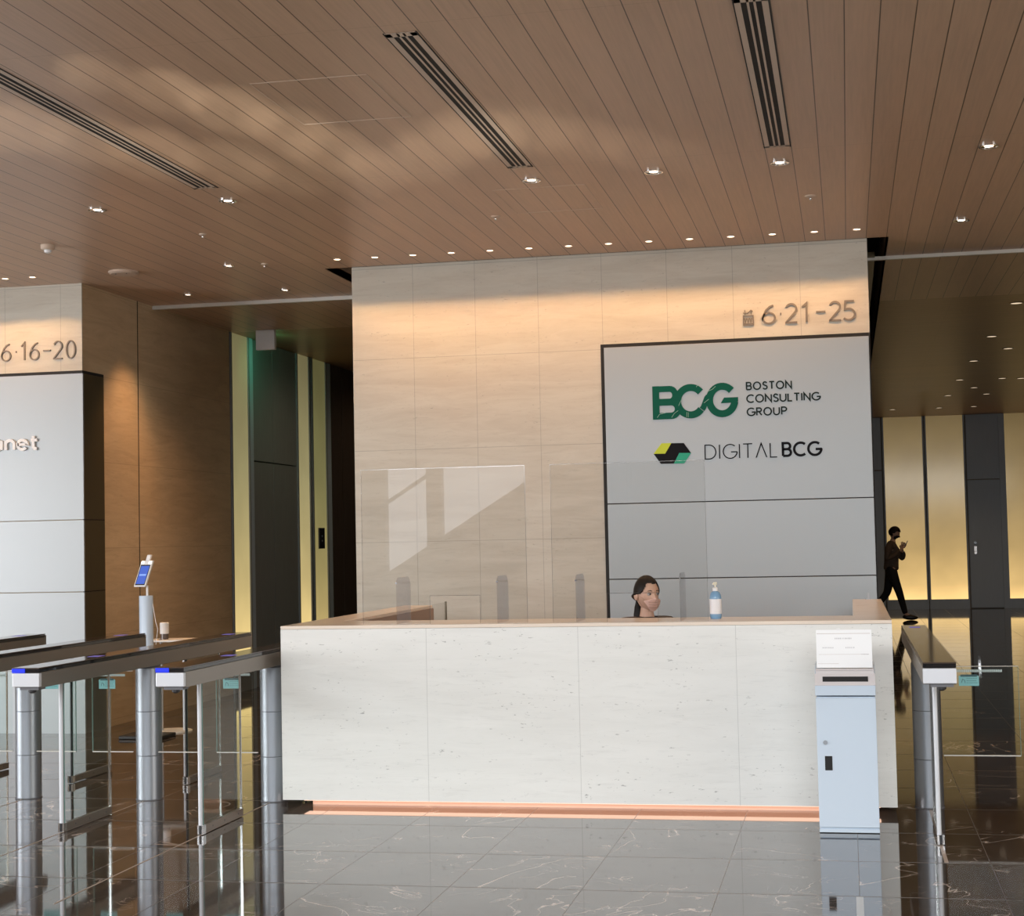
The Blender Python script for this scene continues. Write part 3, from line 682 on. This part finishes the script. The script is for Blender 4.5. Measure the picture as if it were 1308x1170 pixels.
# ------------------------------------------------------------------ security gates
def fin_tube(mb, x, y, z0, z1, r): return mb.cyl((x, y, z0), r, z1-z0, 14)
def gate(X, Y, label, flaps, led=True):
    t = thing('speed_gate', (X, Y, 0), label, 'security gate', 'glass security gates')
    y0, y1, zt, zb, hw = -1.62, 1.66, .985, .872, .082
    MB().box(-hw, hw, y0+.03, y1-.0, zb, zt-.027).build('arm', M['steel_side'], t, .003)
    MB().box(-hw+.001, hw-.001, y0+.004, y1, zt-.025, zt-.008).build('black_band', M['black_glass'], t)
    tag(MB().box(-hw, hw, y0, y1+.004, zt-.007, zt).build('top_plate', M['top_glass'], t, .002), 'glossy brown-black top')
    tag(MB().box(-hw, hw, y0, y0+.03, zb+.006, zt-.030).build('end_cap', M['silver'], t, .004), 'silver end cap')
    MB().box(-hw, hw, y1, y1+.02, zb+.006, zt-.012).build('end_cap', M['steel_side'], t, .003)
    cm = MB().box(-.045, hw-.014, y0+.02, y0+.10, zb-.012, zb+.003).build('under_plate', M['mullion'], t)
    MB().lathe((.01, y0+.06, zb-.034), [(.010, 0), (.022, .008), (.024, .022)], 18).build('sensor', M['black_plastic'], cm)
    if led:
        MB().box(-hw-.001, -.005, y0-.001, y0+.006, zt-.028, zt-.004).build('indicator', M['blue_led'], t)
    if led: MB().box(-.035, .035, -.80, -.70, zt, zt+.0012).build('reader', M['purple_led'], t)
    MB().box(-.035, .035, 1.36, 1.46, zt, zt+.0012).build('reader', M['purple_led'], t)
    pl = MB()
    for a, b_ in ((0.004, .286), (.289, .573), (.576, .855)): pl.lathe((0, 0, 0), [(.083, a), (.084, a+.001), (.084, b_-.001), (.083, b_)], 40)
    po = pl.build('pillar', M['steel'], t)
    MB().cyl((0, 0, 0), .080, zb, 32).build('pillar_core', M['mullion'], po)
    MB().cyl((0, 0, 0), .088, .006, 32).build('base_ring', M['mullion'], po)
    for s_, ya, yb_, r, m in ((1, -1.18, -.58, .0125, M['tube']), (-1, .62, 1.22, .008, M['black_plastic'])):
        g_ = MB().box(-.005, .005, ya, yb_, .05, zb); go = g_.build('glass_leaf', M['gate_glass'], t)
        MB().box(-.006, .006, yb_-.006, yb_, .045, zb).build('leaf_edge', M['bright_steel'], go)
        MB().box(-.0055, .0055, ya, ya+.004, .045, zb).build('leaf_edge', M['glass_edge'], go)
        fin_tube(MB(), -.008 if s_ == 1 else 0, ya-.012, .05, zb, r).build('leaf_tube', m, go)
        rl = MB().box(-.012, .012, ya, yb_, .006, .050); ro = rl.build('bottom_rail', M['steel_side'], go)
        sc = MB()
        for yy in (ya+.12, ya+.30, yb_-.08): sc.cyl((.012, yy, .028), .005, .002, 10, 'X')
        sc.build('bolt', M['mullion'], ro)
        MB().box(-.020, -.009, ya-.035, ya+.003, .004, .055).box(.007, .018, ya-.035, ya+.003, .004, .055).build('shoe', M['bright_steel'], go)
        MB().box(-.009, .007, ya-.03, ya+.003, .006, .052).build('shoe_core', M['black_plastic'], go)
    for side, wd in flaps:
        xa, xb = (.088, .088+wd) if side > 0 else (-.088-wd, -.088)
        fl = MB().box(xa, xb, -.055, -.045, .315, .835).build('glass_flap', M['gate_glass'], t)
        MB().box(xa, xb, -.0555, -.0445, .309, .315).box(xa, xb, -.0555, -.0445, .835, .838).build('flap_edge', M['rail'], fl)
        xe = xb if side > 0 else xa
        MB().box(xe-.001, xe+.001, -.0555, -.0445, .315, .835).build('flap_edge', M['glass_edge'], fl)
        xs = xa+.05 if side < 0 and wd < .4 else (xa + (.10 if wd > .4 else .045))
        st = MB().box(xs, xs+.115, -.058, -.0555, .722, .782).build('sticker', M['sticker'], fl)
        tx = MB().box(xs+.01, xs+.105, -.0592, -.058, .776, .789)
        rnd = random.Random(5)
        for r_ in range(3):
            x = xs+.045
            while x < xs+.10: q = rnd.uniform(.004, .010); tx.box(x, x+q, -.0588, -.058, .765-.013*r_, .7675-.013*r_); x += q+.004
        tx.ribbon([(xs+.015, .74), (xs+.022, .762), (xs+.034, .755), (xs+.036, .738)], .003, -.0588, -.058)
        tx.build('sticker_print', M['sticker_ink'], st)
        hx = xa+.06 if wd < .4 else xa+.08
        hb = MB(); nseg = 22
        for k in range(nseg):
            ww = (.175 if wd < .4 else .27)/nseg; hb.box(hx+k*ww, hx+k*ww+ww*.8, -.058, -.0555, .803, .818)
        hb.build('warning_strip', M['strip_white'], fl)
    return t
M['top_glass'] = mat('top_plate_glass', (.06, .045, .038), .10, 0, IOR=1.7)
M['tube'] = mat('white_tube', (.60, .62, .65), .4, .2)
M['sticker'] = mat('sticker_cyan', (.22, .52, .53), .4)
M['sticker_ink'] = mat('sticker_ink', (.03, .10, .11), .5)
M['strip_white'] = mat('strip_white', (.42, .52, .50), .4)
gate(-6.24, 10.0, 'glass security gate at the left edge, only its rear arm end visible', ((1, .28), (-1, .28)))
gate(-5.38, 9.95, 'glass security gate with a steel arm, second from the left', ((1, .28), (-1, .28)))
gate(-4.52, 9.95, 'glass security gate with blue indicator, third from the left', ((1, .285), (-1, .285)))
gate(-3.66, 9.95, 'glass security gate with blue indicator beside the left end of the desk', ((-1, .28),))
gate(.43, 10.02, 'glass security gate with a steel arm, right of the desk', ((1, .44),), led=False)
M['channel'] = mat('channel_bronze', (.38, .30, .24), .4)
# thin floor channels under the gates
for X, y0, y1, lb in ((-4.52, 7.0, 9.86, 'third gate from the left'), (-3.66, 7.0, 9.86, 'gate at the left end of the desk'), (.43, 8.36, 9.9, 'gate right of the desk'), (-5.38, 7.0, 9.86, 'second gate from the left')):
    wd_ = .010 if X > 0 else .004
    solo(MB().box(X-wd_, X+wd_, y0, y1, 0, .0015), 'floor_channel', M['channel'], 'thin metal floor channel under the ' + lb, 'floor channel', 'thin metal floor channels', (X, y0, 0))

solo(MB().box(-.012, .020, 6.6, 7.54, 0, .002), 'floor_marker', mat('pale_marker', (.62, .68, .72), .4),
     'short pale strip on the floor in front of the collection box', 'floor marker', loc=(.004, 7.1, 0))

# ------------------------------------------------------------------ thermometer kiosk and table by the left wall
kt = thing('thermometer_kiosk', (-5.975, 13.12, 0), 'slim white-blue column with a tilted tablet on top, beyond the left gates', 'kiosk')
MB().lathe((0, 0, .012), [(.060, 0), (.060, 1.205), (.058, 1.21)], 36).build('column', M['kiosk'], kt)
MB().box(-.20, .20, -.15, .15, 0, .03).build('foot_plate', M['black_plastic'], kt, .008)
MB().cyl((.012, 0, 1.2), .010, .11, 14).build('neck', M['white_plastic'], kt)
tb = MB()
def kt_pt(u, v, d):   # tablet tilted back and turned
    a = math.radians(-12); x = .0 + u + (v-1.42)*.13; y = -.02 + d + (v-1.42)*.35; return (x*math.cos(a) - y*math.sin(a), x*math.sin(a)+y*math.cos(a), v)
def slab(mb, u0, u1, v0, v1, d0, d1):
    return mb.hexa([kt_pt(u0, v0, d0), kt_pt(u1, v0, d0), kt_pt(u1, v0, d1), kt_pt(u0, v0, d1), kt_pt(u0, v1, d0), kt_pt(u1, v1, d0), kt_pt(u1, v1, d1), kt_pt(u0, v1, d1)])
tab = slab(tb, -.062, .058, 1.30, 1.525, -.012, .012).build('tablet', M['white_plastic'], kt, .006)
M['screen_blue'] = emit('screen_blue', (.05, .12, .55), .9)
slab(MB(), -.052, .048, 1.315, 1.49, -.0135, -.012).build('bezel', M['black_glass'], tab)
slab(MB(), -.044, .042, 1.325, 1.48, -.0145, -.0135).build('screen', M['screen_blue'], tab)
slab(MB(), -.036, .034, 1.395, 1.410, -.0152, -.0145).build('screen_bar', emit('screen_bar', (.25, .4, .85), .9), tab)
slab(MB(), -.020, .020, 1.525, 1.575, -.012, .012).build('camera_head', M['white_plastic'], tab, .004)
for u in (-.042, .036): slab(MB(), u-.012, u+.012, 1.497, 1.518, -.0145, -.012).build('lamp', M['white_led'], tab)
cb = MB(); cb.tube([(.07, -.02, 1.15), (.095, -.02, 1.0), (.115, -.02, .93), (.10, -.02, .84), (.085, -.02, .70), (.08, -.02, .3), (.085, -.02, .03)], .0025, 8); cb.build('cable', M['white_plastic'], kt)
tt = thing('side_table', (-5.95, 13.56, 0), 'small white table on two thin legs beside the kiosk', 'table')
MB().box(-.17, .20, -.16, .16, .80, .818).build('table_top', M['table_top'], tt, .004)
for x in (-.085, .13): MB().cyl((x, 0, .012), .014, .79, 14).build('leg', M['tube'], tt)
MB().lathe((.02, 0, 0), [(.17, 0), (.17, .010), (.16, .014)], 32).build('base', M['table_top'], tt)
ds = thing('sanitizer_dispenser', (-5.99, 13.53, .818), 'white cylindrical dispenser with a dark base standing on the small table', 'dispenser')
MB().lathe((0, 0, 0), [(.036, 0), (.034, .05)], 24).build('base', mat('smoked_base', (.12, .09, .08), .2), ds)
MB().lathe((0, 0, .05), [(.040, 0), (.040, .095), (.034, .10)], 28).build('container', M['white_plastic'], ds)

# ------------------------------------------------------------------ people
M['skin'] = mat('skin', (.60, .38, .28), .5, 0, Subsurface_Weight=.08, Subsurface_Radius=(.01, .004, .002))
M['hair'] = mat('black_hair', (.010, .007, .006), .5, 0, Specular_IOR_Level=.22)
M['eye'] = mat('eye_white', (.45, .40, .37), .3)
M['iris'] = mat('dark_iris', (.015, .008, .005), .1)
M['mask'] = mat('pink_mask', (.66, .43, .36), .7)
M['blouse'] = mat('dark_blouse', (.035, .022, .022), .7)
M['shirt'] = mat('tan_shirt', (.11, .08, .06), .8)
M['trousers'] = mat('black_trousers', (.010, .010, .012), .8)
M['shoe'] = mat('black_shoe', (.008, .008, .008), .4)
def gs(x, s): return math.exp(-(x/s)**2)
def sm(a, b, x): t = max(0, min(1, (x-a)/(b-a))); return t*t*(3-2*t)
def head_pt(u):
    """unit direction (face towards -Y) -> surface point of a head centred at the ear height"""
    x, y, z = u
    X, Y, Z = x*.073, y*.094, z*.112
    if y > 0: Y *= 1.03
    low = sm(0, -1, z)
    X *= 1 - .30*low*(.5+.5*sm(.4, -.6, y)); Y *= 1 - .12*low if y < 0 else 1 - .38*low
    if y < -.1:
        fz = Z
        Y -= .020*gs(x, .17)*gs((fz+.030), .016)                     # nose tip
        Y -= .010*gs(x, .14)*gs((fz+.012), .020)                     # bridge
        Y += .009*(gs(abs(x)-.42, .20))*gs(fz-.006, .016)            # eye sockets
        Y -= .005*gs(fz-.028, .014)*gs(x, .6)                        # brow
        Y -= .006*gs(x, .28)*gs(fz+.060, .008)                       # lips
        Y += .004*gs(x, .35)*gs(fz+.072, .006)
        Y -= .010*gs(x, .35)*gs(fz+.094, .014)                       # chin
        Y -= .004*gs(abs(x)-.5, .2)*gs(fz+.028, .018)                # cheeks
    return Vector((X, Y, Z))
def sphere_dirs(n=48, m=32):
    return [[(math.sin(PI*j/m)*math.cos(2*PI*i/n), math.sin(PI*j/m)*math.sin(2*PI*i/n), math.cos(PI*j/m)) for i in range(n)] for j in range(m+1)]
def shell(fn, keep=None, n=48, m=32):
    """grid sphere mesh with fn(dir)->point, keep(dir)->bool"""
    g_ = sphere_dirs(n, m); b = MB(); vs = [fn(d) for row in g_ for d in row]; fs = []
    for j in range(m):
        for i in range(n):
            q = (j*n+i, j*n+(i+1) % n, (j+1)*n+(i+1) % n, (j+1)*n+i)
            if keep is None or all(keep(g_[k//n][k % n]) for k in q): fs.append(q)
    return b.add(vs, fs, True)
def skinned(name, pts, edges, m, parent, sub=2, merge=True):
    me = bpy.data.meshes.new(name); me.from_pydata([p[:3] for p in pts], edges, []); me.materials.append(m)
    o = bpy.data.objects.new(name, me); COL.objects.link(o); o.parent = parent
    sk = o.modifiers.new('skin', 'SKIN'); sk.use_smooth_shade = True
    if not me.skin_vertices: me.skin_vertices.new()
    for i, p in enumerate(pts):
        r = p[3]; me.skin_vertices[0].data[i].radius = (r, r) if not isinstance(r, tuple) else r
        me.skin_vertices[0].data[i].use_root = (i == 0)
    s_ = o.modifiers.new('sub', 'SUBSURF'); s_.levels = s_.render_levels = sub
    return o
def frozen(o):
    """bake the modifiers of a skinned chain into plain mesh data, so the surface is real geometry"""
    dg = bpy.context.evaluated_depsgraph_get(); dg.update()
    me = bpy.data.meshes.new_from_object(o.evaluated_get(dg)); o.modifiers.clear(); o.data = me
    for p in me.polygons: p.use_smooth = True
    return o
def chain(lists):
    """lists of points sharing the first list's named vertices: returns pts, edges. entries: (key or None, (x,y,z,r))"""
    pts = []; idx = {}; ed = []
    for L in lists:
        prev = None
        for e in L:
            if isinstance(e, str): i = idx[e]
            else:
                k, p = e; pts.append(p); i = len(pts)-1
                if k: idx[k] = i
            if prev is not None: ed.append((prev, i))
            prev = i
    return pts, ed
def hand_chains(wrist, d, side, up_, curl=.5, key='w'):
    """five fingers from a palm. d: pointing direction, side: towards the thumb, up_: back of the hand"""
    d = Vector(d).normalized(); s_ = Vector(side); s_ = (s_ - d*s_.dot(d)).normalized(); n = d.cross(s_)
    if n.dot(Vector(up_)) < 0: n = -n
    W = Vector(wrist); out = []
    palm = W + d*.045; out.append([key, ('palm', (*palm, .022)), ('pk', (*(W+d*.075), .021))])
    for k, (o_, L) in enumerate(((.028, .062), (.010, .070), (-.009, .065), (-.027, .052))):
        b0 = W + d*.088 + s_*o_
        p = [b0]; a = 0; cur = b0
        for j, fr in enumerate((.42, .32, .26)):
            a += curl*(.6 + .3*j); cur = cur + (d*math.cos(a) - n*math.sin(a))*L*fr*1.15; p.append(cur)
        out.append(['pk'] + [(None, (*q, .0088-.0007*i)) for i, q in enumerate(p)])
    t0 = W + d*.030 + s_*.030
    out.append(['palm', (None, (*t0, .012)), (None, (*(t0 + d*.030 + s_*.016 - n*.012), .010)), (None, (*(t0 + d*.055 + s_*.012 - n*.022), .008))])
    return out
def eyes_and_ears(T, parent, hair_long):
    for sx in (-1, 1):
        c = Vector((sx*.030, -.074, .006))
        b = MB(); b.lathe((0, 0, 0), [(.0001, -.0125)] + [(.0125*math.sin(PI*k/10), -.0125*math.cos(PI*k/10)) for k in range(1, 10)] + [(.0001, .0125)], 16)
        b.v = [T @ (v + c) for v in b.v]; eo = b.build('eye', M['eye'], parent)
        b = MB(); b.lathe((0, 0, 0), [(.0062, -.0118), (.0058, -.0132), (.001, -.0138)], 16, 'Y'); b.v = [T @ (Vector((v.x + sx*0 + .003, v.y, v.z)) + c) for v in b.v]; b.build('iris', M['iris'], eo)
        b = MB(); b.tube([(sx*.014, -.0905, .026), (sx*.028, -.089, .031), (sx*.044, -.080, .026)], [.0022, .0028, .0014], 8); b.v = [T @ v for v in b.v]; b.build('eyebrow', M['hair'], parent)
        b = MB(); b.tube([(sx*.016, -.0835, .009), (sx*.030, -.0885, .016), (sx*.043, -.080, .010)], [.0012, .0018, .0012], 8); b.v = [T @ v for v in b.v]; b.build('eyelash', M['hair'], parent)
        def ear(u): return Vector((sx*.073 + u[0]*.010 + sx*.004, .008 + u[1]*.018 + .0, -.012 + u[2]*.030)) + Vector((sx*.006*(u[1] > 0)*abs(u[1]), 0, 0))
        b = shell(ear, None, 16, 12); b.v = [T @ v for v in b.v]; b.build('ear', M['skin'], parent)

# ---- seated person behind the desk
wr = thing('person', (-1.33, 10.80, 0), 'person with tied-back black hair and pink face mask seated behind the desk, looking right', 'person')
hc = Vector((.005, -.02, 1.262))
T = Matrix.Translation(hc) @ Matrix.Rotation(math.radians(38), 4, 'Z') @ Matrix.Rotation(math.radians(4), 4, 'X')
# body : one continuous skinned figure including the neck
fw = Vector((math.sin(math.radians(12)), -math.cos(math.radians(12)), 0)); rtv = Vector((math.cos(math.radians(12)), math.sin(math.radians(12)), 0))
def W_(a, b_, c, r): p = fw*a + rtv*b_; return (p.x, p.y, c, r)
L = [[('pel', W_(-.02, 0, .56, .13)), ('ab', W_(-.01, 0, .72, .115)), ('ch', W_(0, 0, .90, .12)), ('up', W_(-.01, 0, 1.00, .085)), ('nk', W_(0.0, 0, 1.09, .046)), ('nk2', (hc.x-.004, hc.y+.012, 1.165, .043)), (None, (hc.x, hc.y+.01, 1.215, .045))]]
for s_, k in ((-1, 'l'), (1, 'r')):
    L.append(['up', ('sh'+k, W_(-.01, s_*.150, 1.035, .050)), ('el'+k, W_(.10, s_*.21, .82, .038)), ('fa'+k, W_(.22, s_*.15, .775, .032)), ('w'+k, W_(.30, s_*.10, .765, .024))])
    w0 = Vector(W_(.30, s_*.10, .765, 0)[:3])
    hcn = hand_chains(w0, fw, -rtv*s_, (0, 0, 1), .35, 'w'+k)
    hcn = [[(e if isinstance(e, str) else (e[0]+k if e[0] else None, e[1])) for e in q] for q in hcn]
    hcn = [[(e+k if e in ('palm', 'pk') else e) if isinstance(e, str) else e for e in q] for q in hcn]
    L += hcn
    L.append(['pel', (None, W_(.02, s_*.09, .55, .085)), (None, W_(.38, s_*.10, .54, .060)), (None, W_(.40, s_*.10, .30, .045)), (None, W_(.40, s_*.10, .09, .032)), (None, W_(.50, s_*.11, .04, .030))])
pts, ed = chain(L)
frozen(skinned('body', pts, ed, M['skin'], wr))
def head_fn(d): return T @ head_pt(d)
ho = shell(head_fn).build('head', M['skin'], wr)
eyes_and_ears(T, ho, True)
# hair: cap with a parting, swept back
def hair_fn(d):
    p = head_pt(d); k = 1.075 + .03*sm(-.2, .7, d[1]); q = Vector((p.x*(k+.04), p.y*k + .002, p.z*k+.004))
    return T @ q
def hair_keep(d):
    x, y, z = d; ax = abs(x)
    if y < 0: line = .60 - .62*sm(.45, .98, ax) - .05*gs(x-.1, .12)
    else: line = -.02 - .70*sm(.05, .55, y)
    return z > line
hb = shell(hair_fn, hair_keep, 64, 44); hr = hb.build('hair', M['hair'], wr)
so = hr.modifiers.new('solid', 'SOLIDIFY'); so.thickness = .012; so.offset = -1
for sx in (-1, 1):     # hair drawn back over the ears
    b = MB(); q = [(sx*.066, -.030, .022), (sx*.078, .010, .004), (sx*.070, .050, -.018), (sx*.030, .090, -.035)]
    b.tube(q, [.010, .014, .018, .018], 12); b.v = [T @ v for v in b.v]; b.build('hair_sweep', M['hair'], hr)
b = MB(); q = [(0, .092, -.030), (0, .104, -.036), (0, .104, -.060), (-.004, .095, -.10), (-.012, .085, -.15), (-.018, .082, -.20), (-.02, .085, -.26)]
b.tube(q, [.018, .022, .020, .030, .033, .028, .008], 16); b.v = [T @ v for v in b.v]; b.build('ponytail', M['hair'], hr)
# mask
def mask_fn(d):
    p = head_pt(d); q = p + Vector((p.x*.05, -.004, 0)); cx = min(.99, abs(p.x)/.080)
    yy = -(.098 + .009*gs(p.z+.030, .028) - .016*sm(-.07, -.112, p.z))*math.sqrt(1-cx*cx)
    if abs(p.x) < .066: q.y = min(q.y, yy)
    return T @ q
def mask_keep(d):
    p = head_pt(d); return d[1] < -.15 and -.112 < p.z < -.014 - .016*(abs(p.x)/.05)**1.5 and abs(p.x) < .064
mb_ = shell(mask_fn, mask_keep, 72, 60); mo = mb_.build('face_mask', M['mask'], wr)
so = mo.modifiers.new('solid', 'SOLIDIFY'); so.thickness = .002
b = MB()
for sx in (-1, 1):
    b.tube([(sx*.055, -.060, -.030), (sx*.072, -.02, -.008), (sx*.082, .012, .012)], .0012, 6); b.tube([(sx*.054, -.052, -.085), (sx*.068, -.01, -.050), (sx*.080, .018, -.034)], .0012, 6)
for zz in (-.045, -.062, -.078): b.tube([(-.045, -.0985, zz), (0, -.112, zz-.003), (.045, -.0985, zz)], .0011, 6)
b.v = [T @ v for v in b.v]; b.build('mask_seam', mat('mask_seam', (.40, .25, .20), .7), mo)
# blouse over the torso and arms
L = [[('ab', W_(-.02, 0, .58, .142)), (None, W_(-.01, 0, .72, .128)), ('ch', W_(0, 0, .90, .132)), ('up', W_(-.01, 0, 1.02, .100)), (None, W_(-.004, 0, 1.105, .066))]]
for s_ in (-1, 1): L.append(['up', (None, W_(-.01, s_*.150, 1.058, .062)), (None, W_(.10, s_*.21, .82, .049)), (None, W_(.22, s_*.15, .775, .042)), (None, W_(.265, s_*.123, .768, .036))])
pts, ed = chain(L); frozen(skinned('blouse', pts, ed, M['blouse'], wr))
L = [[('p', W_(-.02, 0, .56, .140))]]
for s_ in (-1, 1): L.append(['p', (None, W_(.02, s_*.09, .55, .095)), (None, W_(.38, s_*.10, .54, .070)), (None, W_(.40, s_*.10, .30, .056)), (None, W_(.40, s_*.10, .10, .044))])
pts, ed = chain(L); frozen(skinned('trousers', pts, ed, M['trousers'], wr))
for s_ in (-1, 1):
    p = W_(.45, s_*.105, .0, 0); b = shell(lambda u: Vector(p[:3]) + fw*(u[1]*-.12) + rtv*(u[0]*.045) + Vector((0, 0, .035 + u[2]*.034)), None, 20, 14); b.build('shoe', M['shoe'], wr)
ch = thing('office_chair', (-1.33, 10.86, 0), 'dark office chair under the person seated behind the desk', 'chair')
MB().box(-.24, .24, -.26, .22, .36, .425).build('seat', M['blouse'], ch, .03)
MB().box(-.20, .20, .24, .28, .55, .96).build('backrest', M['blouse'], ch, .015)
MB().cyl((0, 0, .08), .025, .285, 16).box(-.02, .02, .19, .245, .40, .62).build('post', M['mullion'], ch)
for k in range(5):
    a = 2*PI*k/5; lg_ = MB().tube([(0, 0, .09), (.26*math.cos(a), .26*math.sin(a), .055)], .016, 10).build('leg', M['mullion'], ch)
    MB().cyl((.26*math.cos(a), .26*math.sin(a)-.012, .025), .025, .024, 16, 'Y').build('caster', M['black_plastic'], lg_)

# ---- walking person in the far lobby, heading right
wk = thing('person', (.80, 30.7, 0), 'person in silhouette walking right in the far lobby, looking at a phone', 'person')
O = Vector((.80, 0, 0))
def P(x, y, z, r): return (x-.80, y, z, r)
L = [[('pel', P(.765, 0, .93, .095)), ('ab', P(.775, 0, 1.07, .080)), ('ch', P(.785, 0, 1.24, .125)), ('up', P(.79, 0, 1.35, .085)), ('nk', P(.805, 0, 1.44, .050)), (None, P(.825, 0, 1.52, .048))]]
arms = {-1: [(.735, -.175, 1.345), (.675, -.235, 1.115), (.87, -.13, 1.215), (.955, -.05, 1.290)], 1: [(.83, .175, 1.345), (.99, .225, 1.115), (1.0, .13, 1.215), (.975, .055, 1.290)]}
for s_ in (-1, 1):
    a = arms[s_]; k = 'l' if s_ < 0 else 'r'
    L.append(['up', ('s'+k, P(*a[0], .055)), (None, P(*a[1], .042)), (None, P(*a[2], .034)), ('w'+k, P(*a[3], .024))])
    w0 = Vector((a[3][0]-.8, a[3][1], a[3][2])); dd = Vector(a[3]) - Vector(a[2])
    hcn = hand_chains(w0, dd.normalized()*.6 + Vector((.3, 0, .5)), Vector((-.3, 0, .3)) + Vector((0, -s_*.2, 0)), (1, 0, 0), .5, 'w'+k)
    hcn = [[(e if isinstance(e, str) else (e[0]+k if e[0] else None, e[1])) for e in q] for q in hcn]
    L += [[(e+k if e in ('palm', 'pk') else e) if isinstance(e, str) else e for e in q] for q in hcn]
legs = {-1: [(.775, -.09, .88), (.90, -.085, .50), (1.0, -.08, .10), (1.15, -.08, .045)], 1: [(.755, .09, .88), (.685, .085, .49), (.44, .08, .22), (.50, .08, .09)]}
for s_ in (-1, 1):
    a = legs[s_]; L.append(['pel', (None, P(*a[0], .090)), (None, P(*a[1], .060)), (None, P(*a[2], .040)), (None, P(*a[3], .030))])
pts, ed = chain(L); frozen(skinned('body', pts, ed, M['skin'], wk))
T = Matrix.Translation((.845-.80, 0, 1.600)) @ Matrix.Rotation(math.radians(90), 4, 'Z') @ Matrix.Rotation(math.radians(22), 4, 'X')
ho = shell(lambda d: T @ head_pt(d)).build('head', M['skin'], wk); eyes_and_ears(T, ho, False)
def hk(d):
    x, y, z = d; line = .35 if y < -.35 else .35 - .9*sm(-.35, .2, y); return z > line
def hf(d):
    p = head_pt(d); n = math.sin(d[0]*17)*math.sin(d[1]*15+d[2]*9); return T @ Vector((p.x*(1.22+.03*n), p.y*1.18, p.z*(1.13+.02*n)+.004))
hr = shell(hf, hk, 64, 44).build('hair', M['hair'], wk); so = hr.modifiers.new('solid', 'SOLIDIFY'); so.thickness = .02; so.offset = -1
mb_ = shell(lambda d: T @ (head_pt(d)*1.08), lambda d: d[1] < -.15 and -.108 < head_pt(d).z < -.020 and abs(head_pt(d).x) < .06, 60, 48)
mo = mb_.build('face_mask', M['trousers'], wk); so = mo.modifiers.new('solid', 'SOLIDIFY'); so.thickness = .003
L = [[('p', P(.766, 0, .90, .150)), (None, P(.768, 0, .97, .150)), (None, P(.775, 0, 1.07, .140)), ('ch', P(.785, 0, 1.24, .148)), ('up', P(.79, 0, 1.37, .100)), (None, P(.81, 0, 1.46, .066))]]
for s_ in (-1, 1):
    a = arms[s_]; L.append(['up', (None, P(*a[0], .070)), (None, P(*a[1], .058)), (None, P(*a[2], .046)), (None, P(*[a[3][i]*.7+a[2][i]*.3 for i in range(3)], .038))])
pts, ed = chain(L); frozen(skinned('shirt', pts, ed, M['shirt'], wk))
L = [[('p', P(.765, 0, .93, .132)), (None, P(.768, 0, 1.04, .133))]]
for s_ in (-1, 1):
    a = legs[s_]; L.append(['p', (None, P(*a[0], .104)), (None, P(*a[1], .074)), (None, P(*a[2], .052))])
pts, ed = chain(L); frozen(skinned('trousers', pts, ed, M['trousers'], wk))
for s_, (cx_, cz, dx, dz) in ((-1, (1.08, .050, .135, -.006)), (1, (.475, .135, .09, -.10))):
    ax = Vector((dx, 0, dz)).normalized(); nz = Vector((-ax.z, 0, ax.x))
    b = shell(lambda u: Vector((cx_-.80, s_*-(-.08), cz)) * Vector((1, 1, 1)) + ax*(u[0]*.14) + Vector((0, u[1]*.048, 0)) + nz*(u[2]*(.048 if u[2] < 0 else .055 - .02*u[0])), None, 24, 16)
    b.build('shoe', M['shoe'], wk)
ph = thing('smartphone', (1.035, 30.7, 1.36), 'dark smartphone held up by the walking person', 'phone')
q = MB(); q.box(-.005, .005, -.038, .038, -.045, .105); po = q.build('case', M['black_plastic'], ph, .002)
MB().box(-.0065, -.005, -.034, .034, -.038, .098).build('display', emit('phone_display', (.3, .35, .4), .15), ph)
ph.rotation_euler = (0, math.radians(25), 0)

# unseen low spots, added to imitate sun glints on the ceiling, broken up by noise
GL = [(-3.66, 7.45, 3.4, 160), (-3.45, 7.85, 4, 260), (-3.25, 8.3, 4.4, 300), (-3.1, 8.8, 4.4, 300), (-3.0, 9.3, 4.2, 270), (-2.88, 9.8, 3.8, 200),
      (-4.85, 7.9, 4.6, 260), (-4.55, 8.3, 4.6, 300), (-4.30, 8.7, 4.6, 300), (-4.05, 9.1, 4.6, 300), (-3.75, 9.5, 4.4, 280), (-3.42, 9.85, 4, 230), (-3.05, 10.1, 3.6, 140),
      (-2.55, 9.75, 4.2, 190), (-2.30, 9.4, 4.4, 250), (-2.05, 9.15, 4.4, 240), (-1.75, 9.2, 4.2, 200), (-1.48, 9.5, 4, 160), (-1.2, 9.85, 3.6, 120), (-.95, 10.1, 3.2, 80)]
for k, (x, y, ang, e) in enumerate(GL):
    st = 1.0
    o_ = spot('added_glint_spot', (-1.6 + .03*k, 1.2, .05), (x, y, HC), e*6.5, (1, .95, .82), ang, 1.0, .02)
    o_.scale = (1.0*st, 1.0, 1.0)
    l = o_.data; l.use_nodes = True; nt_ = l.node_tree; em = nt_.nodes['Emission']
    tc = nt_.nodes.new('ShaderNodeTexCoord'); mp = nt_.nodes.new('ShaderNodeMapping'); mp.inputs['Scale'].default_value = (26, 7, 1); mp.inputs['Location'].default_value = (k*3.1, k*1.7, 0)
    nz = nt_.nodes.new('ShaderNodeTexNoise'); nz.inputs['Scale'].default_value = 1.0; nz.inputs['Detail'].default_value = 3
    cr = nt_.nodes.new('ShaderNodeValToRGB'); cr.color_ramp.elements[0].position = .36; cr.color_ramp.elements[1].position = .64; cr.color_ramp.elements[0].color = (.5, .49, .47, 1)
    nt_.links.new(tc.outputs['Normal'], mp.inputs[0]); nt_.links.new(mp.outputs[0], nz.inputs['Vector']); nt_.links.new(nz.outputs[0], cr.inputs[0]); nt_.links.new(cr.outputs[0], em.inputs['Color'])
